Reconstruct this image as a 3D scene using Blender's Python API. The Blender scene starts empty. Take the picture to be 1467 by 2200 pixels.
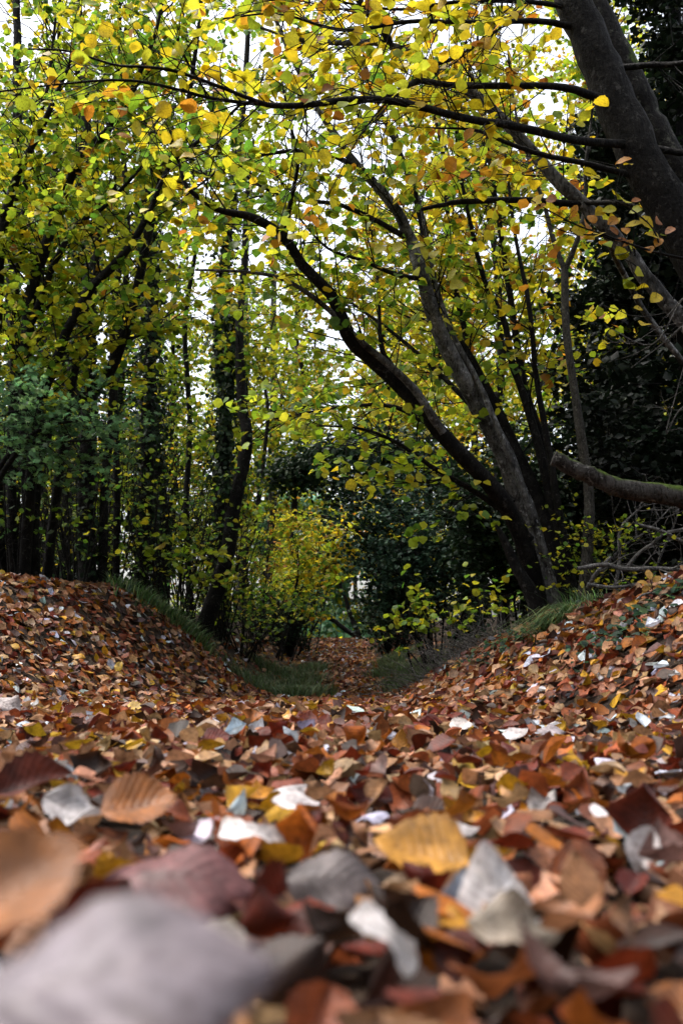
import bpy, math, random
import numpy as np
from mathutils import Matrix, Vector

rng = np.random.default_rng(11)
random.seed(11)
R = math.radians
scene = bpy.context.scene
COL = scene.collection

# ------------------------------------------------------------------ camera
F = 2139.0                                  # focal length in photo pixels (35 mm on a 24x36 frame)
PITCH = math.atan2(300.0, F)
CAM = np.array([0.0, 0.0, 0.20])
cam_d = bpy.data.cameras.new('camera')
cam = bpy.data.objects.new('camera', cam_d)
COL.objects.link(cam)
cam_d.sensor_fit = 'VERTICAL'
cam_d.sensor_height = 36.0
cam_d.sensor_width = 24.0
cam_d.lens = 35.0
cam_d.clip_start = 0.01
cam_d.clip_end = 2000.0
cam_d.dof.use_dof = True
cam_d.dof.focus_distance = 5.0
cam_d.dof.aperture_fstop = 5.6
cam.location = CAM
cam.rotation_euler = (math.pi / 2 + PITCH, 0, 0)
scene.camera = cam

# ------------------------------------------------------------------ sky, sun, exposure
SUN_EL, SUN_AZ = R(64), R(285)              # soft light from high on the left, through cloud
world = bpy.data.worlds.new('World')
scene.world = world
world.use_nodes = True
wn = world.node_tree
wn.nodes.clear()
sky = wn.nodes.new('ShaderNodeTexSky')
sky.sky_type = 'NISHITA'
sky.sun_disc = False
sky.sun_elevation = SUN_EL
sky.sun_rotation = SUN_AZ
sky.dust_density = 6.0
sky.ozone_density = 1.0
hsv = wn.nodes.new('ShaderNodeHueSaturation')
hsv.inputs['Saturation'].default_value = 0.45
bg = wn.nodes.new('ShaderNodeBackground')
bg.inputs['Strength'].default_value = 0.15
wo = wn.nodes.new('ShaderNodeOutputWorld')
wn.links.new(sky.outputs[0], hsv.inputs['Color'])
wn.links.new(hsv.outputs[0], bg.inputs['Color'])
wn.links.new(bg.outputs[0], wo.inputs['Surface'])

sun_d = bpy.data.lights.new('sun', 'SUN')
sun_d.energy = 0.9
sun_d.angle = R(14)
sun_d.color = (1.0, 0.95, 0.88)
sun = bpy.data.objects.new('sun', sun_d)
COL.objects.link(sun)
sdir = Vector((math.sin(SUN_AZ) * math.cos(SUN_EL), math.cos(SUN_AZ) * math.cos(SUN_EL), math.sin(SUN_EL)))
sun.rotation_euler = sdir.to_track_quat('Z', 'Y').to_euler()
sun.location = (0, 0, 30)

scene.view_settings.view_transform = 'Standard'
scene.view_settings.look = 'None'
scene.view_settings.exposure = 1.75
scene.view_settings.gamma = 1.0
scene.view_settings.use_curve_mapping = False
cy = scene.cycles
cy.max_bounces = 6
cy.diffuse_bounces = 4
cy.glossy_bounces = 2
cy.transmission_bounces = 4
cy.transparent_max_bounces = 4
cy.caustics_reflective = False
cy.caustics_refractive = False
cy.use_denoising = True
cy.use_adaptive_sampling = True
cy.adaptive_threshold = 0.015


# ------------------------------------------------------------------ pixel -> direction -> point on the plane y = d
def P(px, py, d):
    x = (px - 733.5) / F
    y = (1100.0 - py) / F
    c, s = math.cos(PITCH), math.sin(PITCH)
    v = np.array([x, c - s * y, s + c * y])
    return CAM + v * (d / v[1])


def proj(p):
    """world points (n,3) -> photo pixel x, y and depth"""
    c, s = math.cos(PITCH), math.sin(PITCH)
    q = np.atleast_2d(p) - CAM
    dep = q[:, 1] * c + q[:, 2] * s
    up = -q[:, 1] * s + q[:, 2] * c
    dd = np.where(dep > 0.02, dep, 0.02)
    return 733.5 + F * q[:, 0] / dd, 1100 - F * up / dd, dep


# ------------------------------------------------------------------ ground shape
def lerp_tab(y, tab):
    a = np.array(tab, float)
    return np.interp(y, a[:, 0], a[:, 1])


def sst(t):
    t = np.clip(t, 0, 1)
    return t * t * (3 - 2 * t)


def ground(x, y):
    x = np.asarray(x, float)
    y = np.asarray(y, float)
    z = lerp_tab(y, [(-60, 0.2), (-3, 0.02), (0, 0), (1.5, 0), (3, -.03), (5, -.1), (8, -.22), (10, -.27), (12, -.15),
                     (14, 0), (18, .25), (22, .46), (23.5, .46), (30, -.3), (60, -1.5), (400, -3)])
    xl = lerp_tab(y, [(0, 2.2), (3, 1.5), (5, 1.4), (6.5, 1.0), (8.5, .5), (11, .5), (22, .5), (30, 2)])
    wl = lerp_tab(y, [(0, 2.4), (5, 2.4), (6.5, 2.1), (8.5, 1.55), (12, 1.5), (30, 3)])
    hl = lerp_tab(y, [(0, .7), (5, .9), (8.5, .97), (11, .8), (22, .5), (30, .3)])
    z = z + hl * sst((-x - xl) / wl)
    xr = lerp_tab(y, [(0, 1.3), (2, .95), (3, .6), (4, .38), (6, .22), (8, .2), (10, .36), (22, .42), (30, 2)])
    wr = lerp_tab(y, [(0, 1.4), (3, 1.25), (4, 1.2), (6, 1.15), (10, 1.2), (30, 3)])
    hr = lerp_tab(y, [(0, .5), (3, .52), (4.3, .58), (6.5, .52), (10, .5), (22, .5), (30, .3)])
    z = z + hr * sst((x - xr) / wr)
    z = z + .018 * np.sin(x * 5.1 + y * 1.3) * np.sin(y * 3.7 - x) + .010 * np.sin(x * 11 + 1.7 * y) * np.sin(y * 9.1 + x * 2)
    return z


def gz(x, y):
    return float(ground(x, y))


# ------------------------------------------------------------------ materials
def new_mat(name):
    m = bpy.data.materials.new(name)
    m.use_nodes = True
    n = m.node_tree
    n.nodes.clear()
    return m, n, n.nodes, n.links


def mathn(N, L, op, a, b=None, clamp=False):
    nd = N.new('ShaderNodeMath')
    nd.operation = op
    nd.use_clamp = clamp
    for i, v in enumerate((a, b)):
        if v is None:
            continue
        if isinstance(v, (int, float)):
            nd.inputs[i].default_value = v
        else:
            L.new(v, nd.inputs[i])
    return nd.outputs[0]


def noise(N, L, vec, scale, detail=3.0, rough=0.55):
    nd = N.new('ShaderNodeTexNoise')
    nd.inputs['Scale'].default_value = scale
    nd.inputs['Detail'].default_value = detail
    nd.inputs['Roughness'].default_value = rough
    if vec is not None:
        L.new(vec, nd.inputs['Vector'])
    return nd.outputs[0]


def ramp(N, L, fac, stops):
    nd = N.new('ShaderNodeValToRGB')
    el = nd.color_ramp.elements
    while len(el) < len(stops):
        el.new(0.5)
    for e, (p, c) in zip(el, stops):
        e.position = p
        e.color = (*c, 1)
    L.new(fac, nd.inputs[0])
    return nd.outputs[0]


def mixc(N, L, blend, fac, a, b):
    nd = N.new('ShaderNodeMix')
    nd.data_type = 'RGBA'
    nd.blend_type = blend
    for sock, v in ((nd.inputs[0], fac), (nd.inputs[6], a), (nd.inputs[7], b)):
        if isinstance(v, (int, float)):
            sock.default_value = v
        elif isinstance(v, tuple):
            sock.default_value = (*v, 1)
        else:
            L.new(v, sock)
    return nd.outputs[2]


def leaf_mat(name, src, trans, rough=0.5, vein=False, spec=0.35, mottle=0.5, under=None):
    m, n, N, L = new_mat(name)
    if src == 'attr':
        a = N.new('ShaderNodeAttribute')
        a.attribute_name = 'col'
        c = a.outputs['Color']
    else:
        c = N.new('ShaderNodeObjectInfo').outputs['Color']
    geo = N.new('ShaderNodeNewGeometry')
    pos = geo.outputs['Position']
    nz = noise(N, L, pos, 55.0, 4.0)
    shade = ramp(N, L, nz, [(0.3, (1 - mottle,) * 3), (0.7, (1 + mottle * .45,) * 3)])
    c = mixc(N, L, 'MULTIPLY', 1.0, c, shade)
    hgt = None
    if vein:
        at = N.new('ShaderNodeAttribute')
        at.attribute_name = 'luv'
        sp = N.new('ShaderNodeSeparateXYZ')
        L.new(at.outputs['Vector'], sp.inputs[0])
        au = mathn(N, L, 'ABSOLUTE', sp.outputs[0])
        ph = mathn(N, L, 'SUBTRACT', mathn(N, L, 'MULTIPLY', sp.outputs[1], 9.0), mathn(N, L, 'MULTIPLY', au, 2.6))
        sw = mathn(N, L, 'SINE', mathn(N, L, 'MULTIPLY', ph, 6.2832))
        hgt = sw
        rid = mathn(N, L, 'POWER', mathn(N, L, 'MAXIMUM', sw, 0.0), 6.0)
        mid = mathn(N, L, 'SUBTRACT', 1.0, mathn(N, L, 'MULTIPLY', au, 14.0), True)
        vn = mathn(N, L, 'MAXIMUM', mathn(N, L, 'MULTIPLY', rid, .2), mathn(N, L, 'MULTIPLY', mid, .6))
        dk = mixc(N, L, 'MULTIPLY', 1.0, c, (.62, .58, .55))
        c = mixc(N, L, 'MIX', vn, c, dk)
        big = noise(N, L, pos, 14.0, 2.0)
        bl = ramp(N, L, big, [(.42, (.55, .5, .48)), (.6, (1.0, 1.0, 1.0))])
        c = mixc(N, L, 'MULTIPLY', .45, c, bl)
        fine = noise(N, L, pos, 160.0, 4.0, .7)
        c = mixc(N, L, 'MULTIPLY', .8, c, ramp(N, L, fine, [(.36, (.55, .5, .46)), (.5, (1.0, 1.0, 1.0)), (.7, (1.25, 1.2, 1.1))]))
        edge = mathn(N, L, 'MULTIPLY', mathn(N, L, 'ADD', mathn(N, L, 'ADD', au, big), -1.32), 3.5, True)
        c = mixc(N, L, 'MIX', mathn(N, L, 'MULTIPLY', edge, .6), c, mixc(N, L, 'MULTIPLY', 1.0, c, (.45, .33, .25)))
    pb = N.new('ShaderNodeBsdfPrincipled')
    pb.inputs['Roughness'].default_value = rough
    pb.inputs['Specular IOR Level'].default_value = spec
    L.new(c, pb.inputs['Base Color'])
    if vein:
        bp = N.new('ShaderNodeBump')
        bp.inputs['Strength'].default_value = .35
        bp.inputs['Distance'].default_value = .0006
        hh = mathn(N, L, 'ADD', hgt, mathn(N, L, 'MULTIPLY', nz, 2.5))
        L.new(hh, bp.inputs['Height'])
        L.new(bp.outputs[0], pb.inputs['Normal'])
    tr = N.new('ShaderNodeBsdfTranslucent')
    gmn = N.new('ShaderNodeGamma')
    gmn.inputs['Gamma'].default_value = .9
    L.new(c, gmn.inputs['Color'])
    L.new(gmn.outputs[0], tr.inputs['Color'])
    mx = N.new('ShaderNodeMixShader')
    mx.inputs[0].default_value = trans
    L.new(pb.outputs[0], mx.inputs[1])
    L.new(tr.outputs[0], mx.inputs[2])
    out = N.new('ShaderNodeOutputMaterial')
    L.new(mx.outputs[0], out.inputs['Surface'])
    return m


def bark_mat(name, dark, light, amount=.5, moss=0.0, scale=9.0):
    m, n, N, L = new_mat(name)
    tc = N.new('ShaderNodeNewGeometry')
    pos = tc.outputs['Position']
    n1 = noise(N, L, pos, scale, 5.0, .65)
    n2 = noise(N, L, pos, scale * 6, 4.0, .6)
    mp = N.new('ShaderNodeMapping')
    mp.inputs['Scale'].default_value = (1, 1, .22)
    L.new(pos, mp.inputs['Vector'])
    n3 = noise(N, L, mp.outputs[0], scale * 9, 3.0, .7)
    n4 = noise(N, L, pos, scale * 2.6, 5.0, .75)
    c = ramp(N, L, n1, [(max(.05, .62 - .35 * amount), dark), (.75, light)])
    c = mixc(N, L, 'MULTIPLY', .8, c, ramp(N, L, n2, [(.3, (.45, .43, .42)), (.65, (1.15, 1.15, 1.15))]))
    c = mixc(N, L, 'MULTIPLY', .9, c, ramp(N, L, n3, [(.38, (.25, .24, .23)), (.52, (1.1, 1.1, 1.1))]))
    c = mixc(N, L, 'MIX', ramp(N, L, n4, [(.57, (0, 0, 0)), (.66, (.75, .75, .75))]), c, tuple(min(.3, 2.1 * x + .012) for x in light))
    if moss > 0:
        sp = N.new('ShaderNodeSeparateXYZ')
        L.new(tc.outputs['Normal'], sp.inputs[0])
        up = mathn(N, L, 'ADD', mathn(N, L, 'MULTIPLY', sp.outputs[2], .35), mathn(N, L, 'ADD', noise(N, L, pos, 7.0, 4.0), -.75 + moss * .3))
        mk = mathn(N, L, 'MULTIPLY', up, 7.0, True)
        c = mixc(N, L, 'MIX', mk, c, ramp(N, L, n2, [(.3, (.018, .03, .006)), (.7, (.07, .11, .015))]))
    pb = N.new('ShaderNodeBsdfPrincipled')
    pb.inputs['Roughness'].default_value = .8
    pb.inputs['Specular IOR Level'].default_value = .12
    L.new(c, pb.inputs['Base Color'])
    bp = N.new('ShaderNodeBump')
    bp.inputs['Strength'].default_value = .8
    bp.inputs['Distance'].default_value = .014
    L.new(mathn(N, L, 'ADD', mathn(N, L, 'MULTIPLY', n3, .8), mathn(N, L, 'ADD', n1, mathn(N, L, 'MULTIPLY', n2, .6))), bp.inputs['Height'])
    L.new(bp.outputs[0], pb.inputs['Normal'])
    out = N.new('ShaderNodeOutputMaterial')
    L.new(pb.outputs[0], out.inputs['Surface'])
    return m


M = {}
M['canopy'] = leaf_mat('canopy_leaf', 'attr', .55, .5, mottle=.25)
M['canopy_obj'] = leaf_mat('canopy_single_leaf', 'object', .55, .5, vein=True, mottle=.25)
M['ever'] = leaf_mat('evergreen_leaf', 'attr', .12, .5, mottle=.3, spec=.12)
M['litter'] = leaf_mat('litter_leaf', 'attr', .2, .5, vein=True, mottle=.5, spec=.22)
M['litter_obj'] = leaf_mat('fallen_single_leaf', 'object', .2, .5, vein=True, mottle=.5, spec=.25)
M['grass'] = leaf_mat('grass_blade', 'attr', .3, .5, mottle=.3)
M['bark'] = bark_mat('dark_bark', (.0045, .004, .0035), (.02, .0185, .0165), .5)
M['bark_grey'] = bark_mat('grey_bark', (.014, .013, .012), (.17, .168, .165), .8, scale=7)
M['bark_pale'] = bark_mat('smooth_pale_bark', (.028, .026, .022), (.06, .057, .048), .8, scale=14)
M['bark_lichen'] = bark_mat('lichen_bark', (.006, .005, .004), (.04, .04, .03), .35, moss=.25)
M['bark_moss'] = bark_mat('mossy_bark', (.014, .012, .011), (.075, .07, .064), .7, moss=.42)
M['dead'] = bark_mat('dead_wood', (.05, .047, .045), (.2, .193, .185), .8, scale=20)

gm, n_, N, L = new_mat('forest_soil')
geo = N.new('ShaderNodeNewGeometry')
a1 = noise(N, L, geo.outputs['Position'], 6.0, 6.0, .65)
a2 = noise(N, L, geo.outputs['Position'], 70.0, 4.0, .7)
gc = ramp(N, L, a1, [(.3, (.012, .009, .007)), (.55, (.035, .022, .014)), (.75, (.06, .045, .03))])
gc = mixc(N, L, 'MULTIPLY', .8, gc, ramp(N, L, a2, [(.3, (.3, .3, .3)), (.7, (1.4, 1.3, 1.2))]))
pb = N.new('ShaderNodeBsdfPrincipled')
pb.inputs['Roughness'].default_value = .9
pb.inputs['Specular IOR Level'].default_value = .2
L.new(gc, pb.inputs['Base Color'])
bp = N.new('ShaderNodeBump')
bp.inputs['Strength'].default_value = 1.0
bp.inputs['Distance'].default_value = .02
L.new(a2, bp.inputs['Height'])
L.new(bp.outputs[0], pb.inputs['Normal'])
o_ = N.new('ShaderNodeOutputMaterial')
L.new(pb.outputs[0], o_.inputs['Surface'])
M['soil'] = gm


# ------------------------------------------------------------------ mesh helpers
def make_mesh(name, verts, faces, mat, col=None, luv=None, smooth=True):
    """faces: list of int arrays (n,k)"""
    verts = np.asarray(verts, np.float32)
    me = bpy.data.meshes.new(name)
    me.vertices.add(len(verts))
    me.vertices.foreach_set('co', verts.ravel())
    li, ls, pos = [], [], 0
    for f in faces:
        f = np.asarray(f, np.int32)
        if not len(f):
            continue
        k = f.shape[1]
        li.append(f.ravel())
        ls.append(pos + np.arange(len(f), dtype=np.int32) * k)
        pos += f.size
    li = np.concatenate(li)
    ls = np.concatenate(ls)
    me.loops.add(len(li))
    me.loops.foreach_set('vertex_index', li)
    me.polygons.add(len(ls))
    me.polygons.foreach_set('loop_start', ls)
    if smooth:
        me.polygons.foreach_set('use_smooth', np.ones(len(ls), bool))
    if col is not None:
        at = me.attributes.new('col', 'FLOAT_COLOR', 'POINT')
        at.data.foreach_set('color', np.c_[col, np.ones(len(col))].astype(np.float32).ravel())
    if luv is not None:
        at = me.attributes.new('luv', 'FLOAT_VECTOR', 'POINT')
        at.data.foreach_set('vector', np.c_[luv, np.zeros(len(luv))].astype(np.float32).ravel())
    me.materials.append(mat)
    me.update(calc_edges=True)
    return me


def link(name, me, parent=None, loc=None):
    o = bpy.data.objects.new(name, me)
    COL.objects.link(o)
    if loc is not None:
        o.location = loc
    if parent is not None:
        o.parent = parent
    return o


def tag(o, label=None, cat=None, group=None, kind=None):
    for k, v in (('label', label), ('category', cat), ('group', group), ('kind', kind)):
        if v is not None:
            o[k] = v
    return o


def spline(pts, n):
    """Catmull-Rom resampling of (m,k) control rows to n rows"""
    p = np.asarray(pts, float)
    if len(p) == 2:
        t = np.linspace(0, 1, n)[:, None]
        return p[0] * (1 - t) + p[1] * t
    e = np.vstack([2 * p[0] - p[1], p, 2 * p[-1] - p[-2]])
    s = np.linspace(0, len(p) - 1, n)
    i = np.minimum(s.astype(int), len(p) - 2)
    t = (s - i)[:, None]
    a, b, c, d = e[i], e[i + 1], e[i + 2], e[i + 3]
    return .5 * (2 * b + (c - a) * t + (2 * a - 5 * b + 4 * c - d) * t ** 2 + (3 * b - a - 3 * c + d) * t ** 3)


class Tubes:
    def __init__(s):
        s.v, s.q, s.t, s.n = [], [], [], 0

    def add(s, pts, rad, sides=6, rough=0.0, cap=False):
        pts = np.asarray(pts, float)
        rad = np.asarray(rad, float)
        tg = np.gradient(pts, axis=0)
        tg /= np.linalg.norm(tg, axis=1)[:, None] + 1e-9
        mt = np.abs(tg.mean(0))
        ref = np.zeros(3)
        ref[int(np.argmin(mt))] = 1
        a = np.cross(tg, ref)
        a /= np.linalg.norm(a, axis=1)[:, None] + 1e-9
        b = np.cross(tg, a)
        th = np.arange(sides) / sides * 2 * math.pi
        rr = rad[:, None] * np.ones((1, sides))
        if rough > 0:
            lobes = 1 + rough * np.sin(th[None, :] * 2 + rng.uniform(0, 6) + np.linspace(0, 3, len(pts))[:, None])
            rr = rr * lobes * (1 + rng.normal(0, rough * .5, rr.shape))
        v = pts[:, None, :] + rr[:, :, None] * (np.cos(th)[None, :, None] * a[:, None, :] + np.sin(th)[None, :, None] * b[:, None, :])
        m = len(pts)
        idx = s.n + np.arange(m * sides).reshape(m, sides)
        q = np.stack([idx[:-1], np.roll(idx[:-1], -1, 1), np.roll(idx[1:], -1, 1), idx[1:]], -1).reshape(-1, 4)
        s.v.append(v.reshape(-1, 3))
        s.q.append(q)
        s.n += m * sides
        if cap:
            s.v.append(pts[-1:] + tg[-1:] * rad[-1] * .15)
            last = idx[-1]
            s.t.append(np.stack([last, np.roll(last, -1), np.full(sides, s.n)], -1))
            s.n += 1

    def add_batch(s, pts, rad, sides=3):
        """n tubes of m points each at once: pts (n,m,3), rad (m,)"""
        n, m = pts.shape[:2]
        tg = np.gradient(pts, axis=1)
        tg /= np.linalg.norm(tg, axis=2)[:, :, None] + 1e-9
        ref = np.eye(3)[np.argmin(np.abs(tg.mean(1)), axis=1)]
        a = np.cross(tg, ref[:, None, :])
        a /= np.linalg.norm(a, axis=2)[:, :, None] + 1e-9
        b = np.cross(tg, a)
        th = np.arange(sides) / sides * 2 * math.pi
        v = pts[:, :, None, :] + rad[None, :, None, None] * (np.cos(th)[:, None] * a[:, :, None, :] + np.sin(th)[:, None] * b[:, :, None, :])
        idx = s.n + np.arange(n * m * sides).reshape(n, m, sides)
        q = np.stack([idx[:, :-1], np.roll(idx[:, :-1], -1, 2), np.roll(idx[:, 1:], -1, 2), idx[:, 1:]], -1).reshape(-1, 4)
        s.v.append(v.reshape(-1, 3))
        s.q.append(q)
        s.n += n * m * sides

    def build(s, name, mat, parent=None, base=None):
        v = np.vstack(s.v)
        if base is not None:
            v = v - base
        f = [np.vstack(s.q)]
        if s.t:
            f.append(np.vstack(s.t))
        return link(name, make_mesh(name, v, f, mat), parent)


# leaf templates: x across, y from stalk (0) to tip (1), z up
def outline(kind, v):
    if kind == 'round':      # hazel
        w = .46 * np.sin(math.pi * np.clip(v, 0, 1) ** .82) ** .62
        w = w * np.where(v > .8, np.clip((1.0 - v) / .2, 0, 1) ** .55 * .5 + .5, 1)
    elif kind == 'tri':      # folded so that one half stands like a tent
        w = .60 * (1 - np.clip(v, 0, 1)) ** .8 * (1 - .25 * np.exp(-((v - .02) / .06) ** 2)) + .02
    elif kind == 'strip':    # torn lengthways
        w = .17 + .05 * np.sin(v * 9) - .1 * np.clip((v - .75) / .25, 0, 1)
    elif kind == 'ovate':    # beech, hornbeam
        w = .33 * np.sin(math.pi * np.clip(v, 0, 1) ** .85) ** .8
    else:                    # narrow
        w = .2 * np.sin(math.pi * np.clip(v, 0, 1) ** .8) ** .9
    return w


def leaf_template(kind, rows, cols, fold=0.2, bend=0.3, edge=0.0, wob=0.0, seed=0, serr=0.0, twist=0.0):
    r = np.random.default_rng(seed)
    vs = np.linspace(0, 1, rows)
    us = np.linspace(-1, 1, cols)
    vv, uu = np.meshgrid(vs, us, indexing='ij')
    w = outline(kind, vv)
    w = np.maximum(w, .012)
    if serr:
        w = w * (1 + serr * np.where(np.arange(rows) % 2 == 0, -1, 1)[:, None] * np.abs(uu) ** 4)
    x = uu * w
    y = vv.copy()
    z = np.abs(x) * math.tan(fold) + edge * (np.abs(uu) ** 3) * w * 1.6
    if wob:
        ph = r.uniform(0, 6, 4)
        z = z + wob * (np.sin(vv * 7 + ph[0] + uu * 2) * uu + .6 * np.sin(vv * 11 + ph[1]) * uu ** 2 + .5 * np.sin(vv * 4 + ph[2]))
    if twist:
        a = (vv - .5) * twist
        x, z = x * np.cos(a) - z * np.sin(a), x * np.sin(a) + z * np.cos(a)
    if abs(bend) > 1e-3:
        a = (y - .35) * bend
        rr = 1.0 / bend
        y2 = .35 + np.sin(a) * (rr - z)
        z2 = rr - np.cos(a) * (rr - z)
        y, z = y2, z2
    V = np.stack([x, y - .5, z], -1).reshape(-1, 3)
    idx = np.arange(rows * cols).reshape(rows, cols)
    q = np.stack([idx[:-1, :-1], idx[:-1, 1:], idx[1:, 1:], idx[1:, :-1]], -1).reshape(-1, 4)
    return V, [q], np.stack([uu, vv], -1).reshape(-1, 2)


def leaf8(kind, fold=.2, bend=.2):
    """eight-triangle leaf"""
    rows = np.array([.28, .62])
    w = outline(kind, rows) * 1.05
    V = [(0, 0, 0)]
    uv = [(0, 0)]
    for r, ww in zip(rows, w):
        z0 = -bend * (r - .3) ** 2
        for u in (-1, 0, 1):
            V.append((u * ww, r, abs(u) * ww * fold + z0))
            uv.append((u, r))
    V.append((0, 1, -bend * .49))
    uv.append((0, 1))
    V = np.array(V) - np.array([0, .5, 0])
    t = np.array([(0, 2, 1), (0, 3, 2), (1, 2, 5), (1, 5, 4), (2, 3, 6), (2, 6, 5), (4, 5, 7), (5, 6, 7)])
    return V, [t], np.array(uv, float)


def leaf4(kind, fold=.25):
    w = outline(kind, np.array([.5]))[0] * 1.1
    V = np.array([(0, -.5, 0), (-w, -.12, w * fold), (-w * .75, .22, w * fold), (0, .5, -.05), (w * .75, .22, w * fold), (w, -.12, w * fold)])
    t = np.array([(0, 3, 1), (1, 3, 2), (0, 5, 3), (5, 4, 3)])
    uv = np.array([(0, 0), (-1, .4), (-1, .7), (0, 1), (1, .7), (1, .4)], float)
    return V, [t], uv


def leaf2(kind, fold=.3):
    w = outline(kind, np.array([.45]))[0] * 1.15
    V = np.array([(0, -.5, 0), (-w, .0, w * fold), (0, .5, 0), (w, .0, w * fold)])
    return V, [np.array([(0, 2, 1), (0, 3, 2)])], np.array([(0, 0), (-1, .5), (0, 1), (1, .5)], float)


def star5(fold=.1):
    """five-lobed maple leaf"""
    V = [(0, -.1, 0)]
    for k in range(11):
        a = math.pi * (-.28 + 1.56 * k / 10)
        rr = (.5 if k % 2 == 0 else .24) * (1.15 if k == 4 or k == 6 else 1)
        if k == 5:
            rr = .28
        V.append((math.cos(a) * rr, math.sin(a) * rr, rr * fold))
    V = np.array(V)
    t = np.array([(0, i, i + 1) for i in range(1, 11)] + [(0, 11, 1)])
    return V, [t], V[:, :2].copy()


def frames(nrm, ax):
    """rotation matrices (n,3,3) columns x,y,z from normals and stalk->tip axes"""
    z = nrm / (np.linalg.norm(nrm, axis=1)[:, None] + 1e-9)
    y = ax - (ax * z).sum(1)[:, None] * z
    y /= np.linalg.norm(y, axis=1)[:, None] + 1e-9
    x = np.cross(y, z)
    return np.stack([x, y, z], -1)


def joined_leaves(name, tmpl, pos, rot, size, col, mat, parent=None, base=None, which=None, want_luv=False):
    """many leaves as one mesh; tmpl is a list of templates, which picks one for each leaf"""
    V, Fq, C, U = [], {}, [], []
    off = 0
    if which is None:
        which = rng.integers(0, len(tmpl), len(pos))
    for k, (tv, tf, tu) in enumerate(tmpl):
        s = np.where(which == k)[0]
        if not len(s):
            continue
        v = pos[s][:, None, :] + np.einsum('nij,vj->nvi', rot[s], tv) * size[s][:, None, None]
        if base is not None:
            v = v - base
        nv = len(tv)
        V.append(v.reshape(-1, 3))
        C.append(np.repeat(col[s], nv, 0))
        if want_luv:
            U.append(np.tile(tu, (len(s), 1)))
        for f in tf:
            ff = (f[None] + (off + np.arange(len(s)) * nv)[:, None, None]).reshape(-1, f.shape[1])
            Fq.setdefault(f.shape[1], []).append(ff)
        off += len(s) * nv
    me = make_mesh(name, np.vstack(V), [np.vstack(x) for x in Fq.values()], mat, np.vstack(C), np.vstack(U) if want_luv else None)
    return link(name, me, parent)


def unit(v):
    v = np.asarray(v, float)
    return v / (np.linalg.norm(v) + 1e-9)


def pick_cols(pal, n, jit=.18, w=None):
    """pal: list of (weight, (r,g,b))"""
    ww = np.array([p[0] for p in pal], float) if w is None else np.asarray(w, float)
    cs = np.array([p[1] for p in pal])
    i = rng.choice(len(pal), n, p=ww / ww.sum())
    c = cs[i] * np.exp(rng.normal(0, jit, (n, 1))) * np.exp(rng.normal(0, jit * .4, (n, 3)))
    return np.clip(c, 0.002, .9)


# ------------------------------------------------------------------ ground, litter on it follows at the end
def axis_steps(a, b, fine0, fine1, fs, cs):
    v = list(np.arange(fine0, fine1 + 1e-6, fs))
    s, x = fs, fine1
    while x < b:
        s = min(s * cs, 25)
        x += s
        v.append(x)
    s, x = fs, fine0
    while x > a:
        s = min(s * cs, 25)
        x -= s
        v.insert(0, x)
    return np.array(v)


gx = axis_steps(-400, 400, -5, 5, .12, 1.25)
gy = axis_steps(-60, 600, -1.0, 26, .17, 1.2)
XX, YY = np.meshgrid(gx, gy, indexing='ij')
ZZ = ground(XX, YY) - .012 + rng.normal(0, .004, XX.shape)
idx = np.arange(XX.size).reshape(XX.shape)
q = np.stack([idx[:-1, :-1], idx[1:, :-1], idx[1:, 1:], idx[:-1, 1:]], -1).reshape(-1, 4)
g = link('ground', make_mesh('ground', np.stack([XX, YY, ZZ], -1).reshape(-1, 3), [q], M['soil']))
tag(g, 'dark leaf mould floor of the sunken woodland path and its banks', kind='structure')

# ------------------------------------------------------------------ palettes (linear reflectances)
YEL = (.54, .41, .012)
LEM = (.45, .43, .02)
YGR = (.25, .33, .015)
GRN = (.09, .19, .015)
DGR = (.045, .10, .025)
ORA = (.44, .19, .012)
BRN = (.26, .09, .012)
PAL_HAZEL = [(.30, YGR), (.27, LEM), (.16, YEL), (.24, GRN), (.03, ORA)]
PAL_YELLOW = [(.38, YEL), (.30, LEM), (.20, YGR), (.09, ORA), (.03, BRN)]
PAL_GREEN = [(.40, GRN), (.26, YGR), (.24, DGR), (.08, LEM), (.02, YEL)]
PAL_LIME = [(.5, YGR), (.24, GRN), (.2, LEM), (.06, YEL)]
PAL_MAPLE = [(.5, (.07, .16, .06)), (.3, (.10, .2, .06)), (.2, (.05, .11, .045))]
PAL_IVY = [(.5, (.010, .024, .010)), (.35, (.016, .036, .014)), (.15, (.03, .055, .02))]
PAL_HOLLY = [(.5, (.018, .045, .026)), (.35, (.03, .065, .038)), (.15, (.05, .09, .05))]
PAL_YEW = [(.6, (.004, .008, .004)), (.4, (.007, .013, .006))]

SINGLE = [make_mesh('leaf_blade', *leaf_template(k, 9, 5, f, b, 0, w, s, .05)[:2], M['canopy_obj'],
                    luv=leaf_template(k, 9, 5, f, b, 0, w, s, .05)[2])
          for k, f, b, w, s in (('round', .15, -.5, .02, 1), ('round', .3, -.3, .03, 2), ('round', -.2, -.6, .03, 3), ('ovate', .2, -.5, .03, 4))]
T8R = [leaf8('round', .2, .3), leaf8('round', -.15, .4), leaf8('round', .35, .2)]
T8O = [leaf8('ovate', .2, .3), leaf8('ovate', .4, .2)]
T4R = [leaf4('round', .25), leaf4('round', -.2)]
T4O = [leaf4('ovate', .25), leaf4('ovate', -.2)]
T2R = [leaf2('round', .3), leaf2('round', -.25)]
T2O = [leaf2('ovate', .3), leaf2('ovate', -.25)]
TST = [star5(.15), star5(-.2)]


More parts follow.
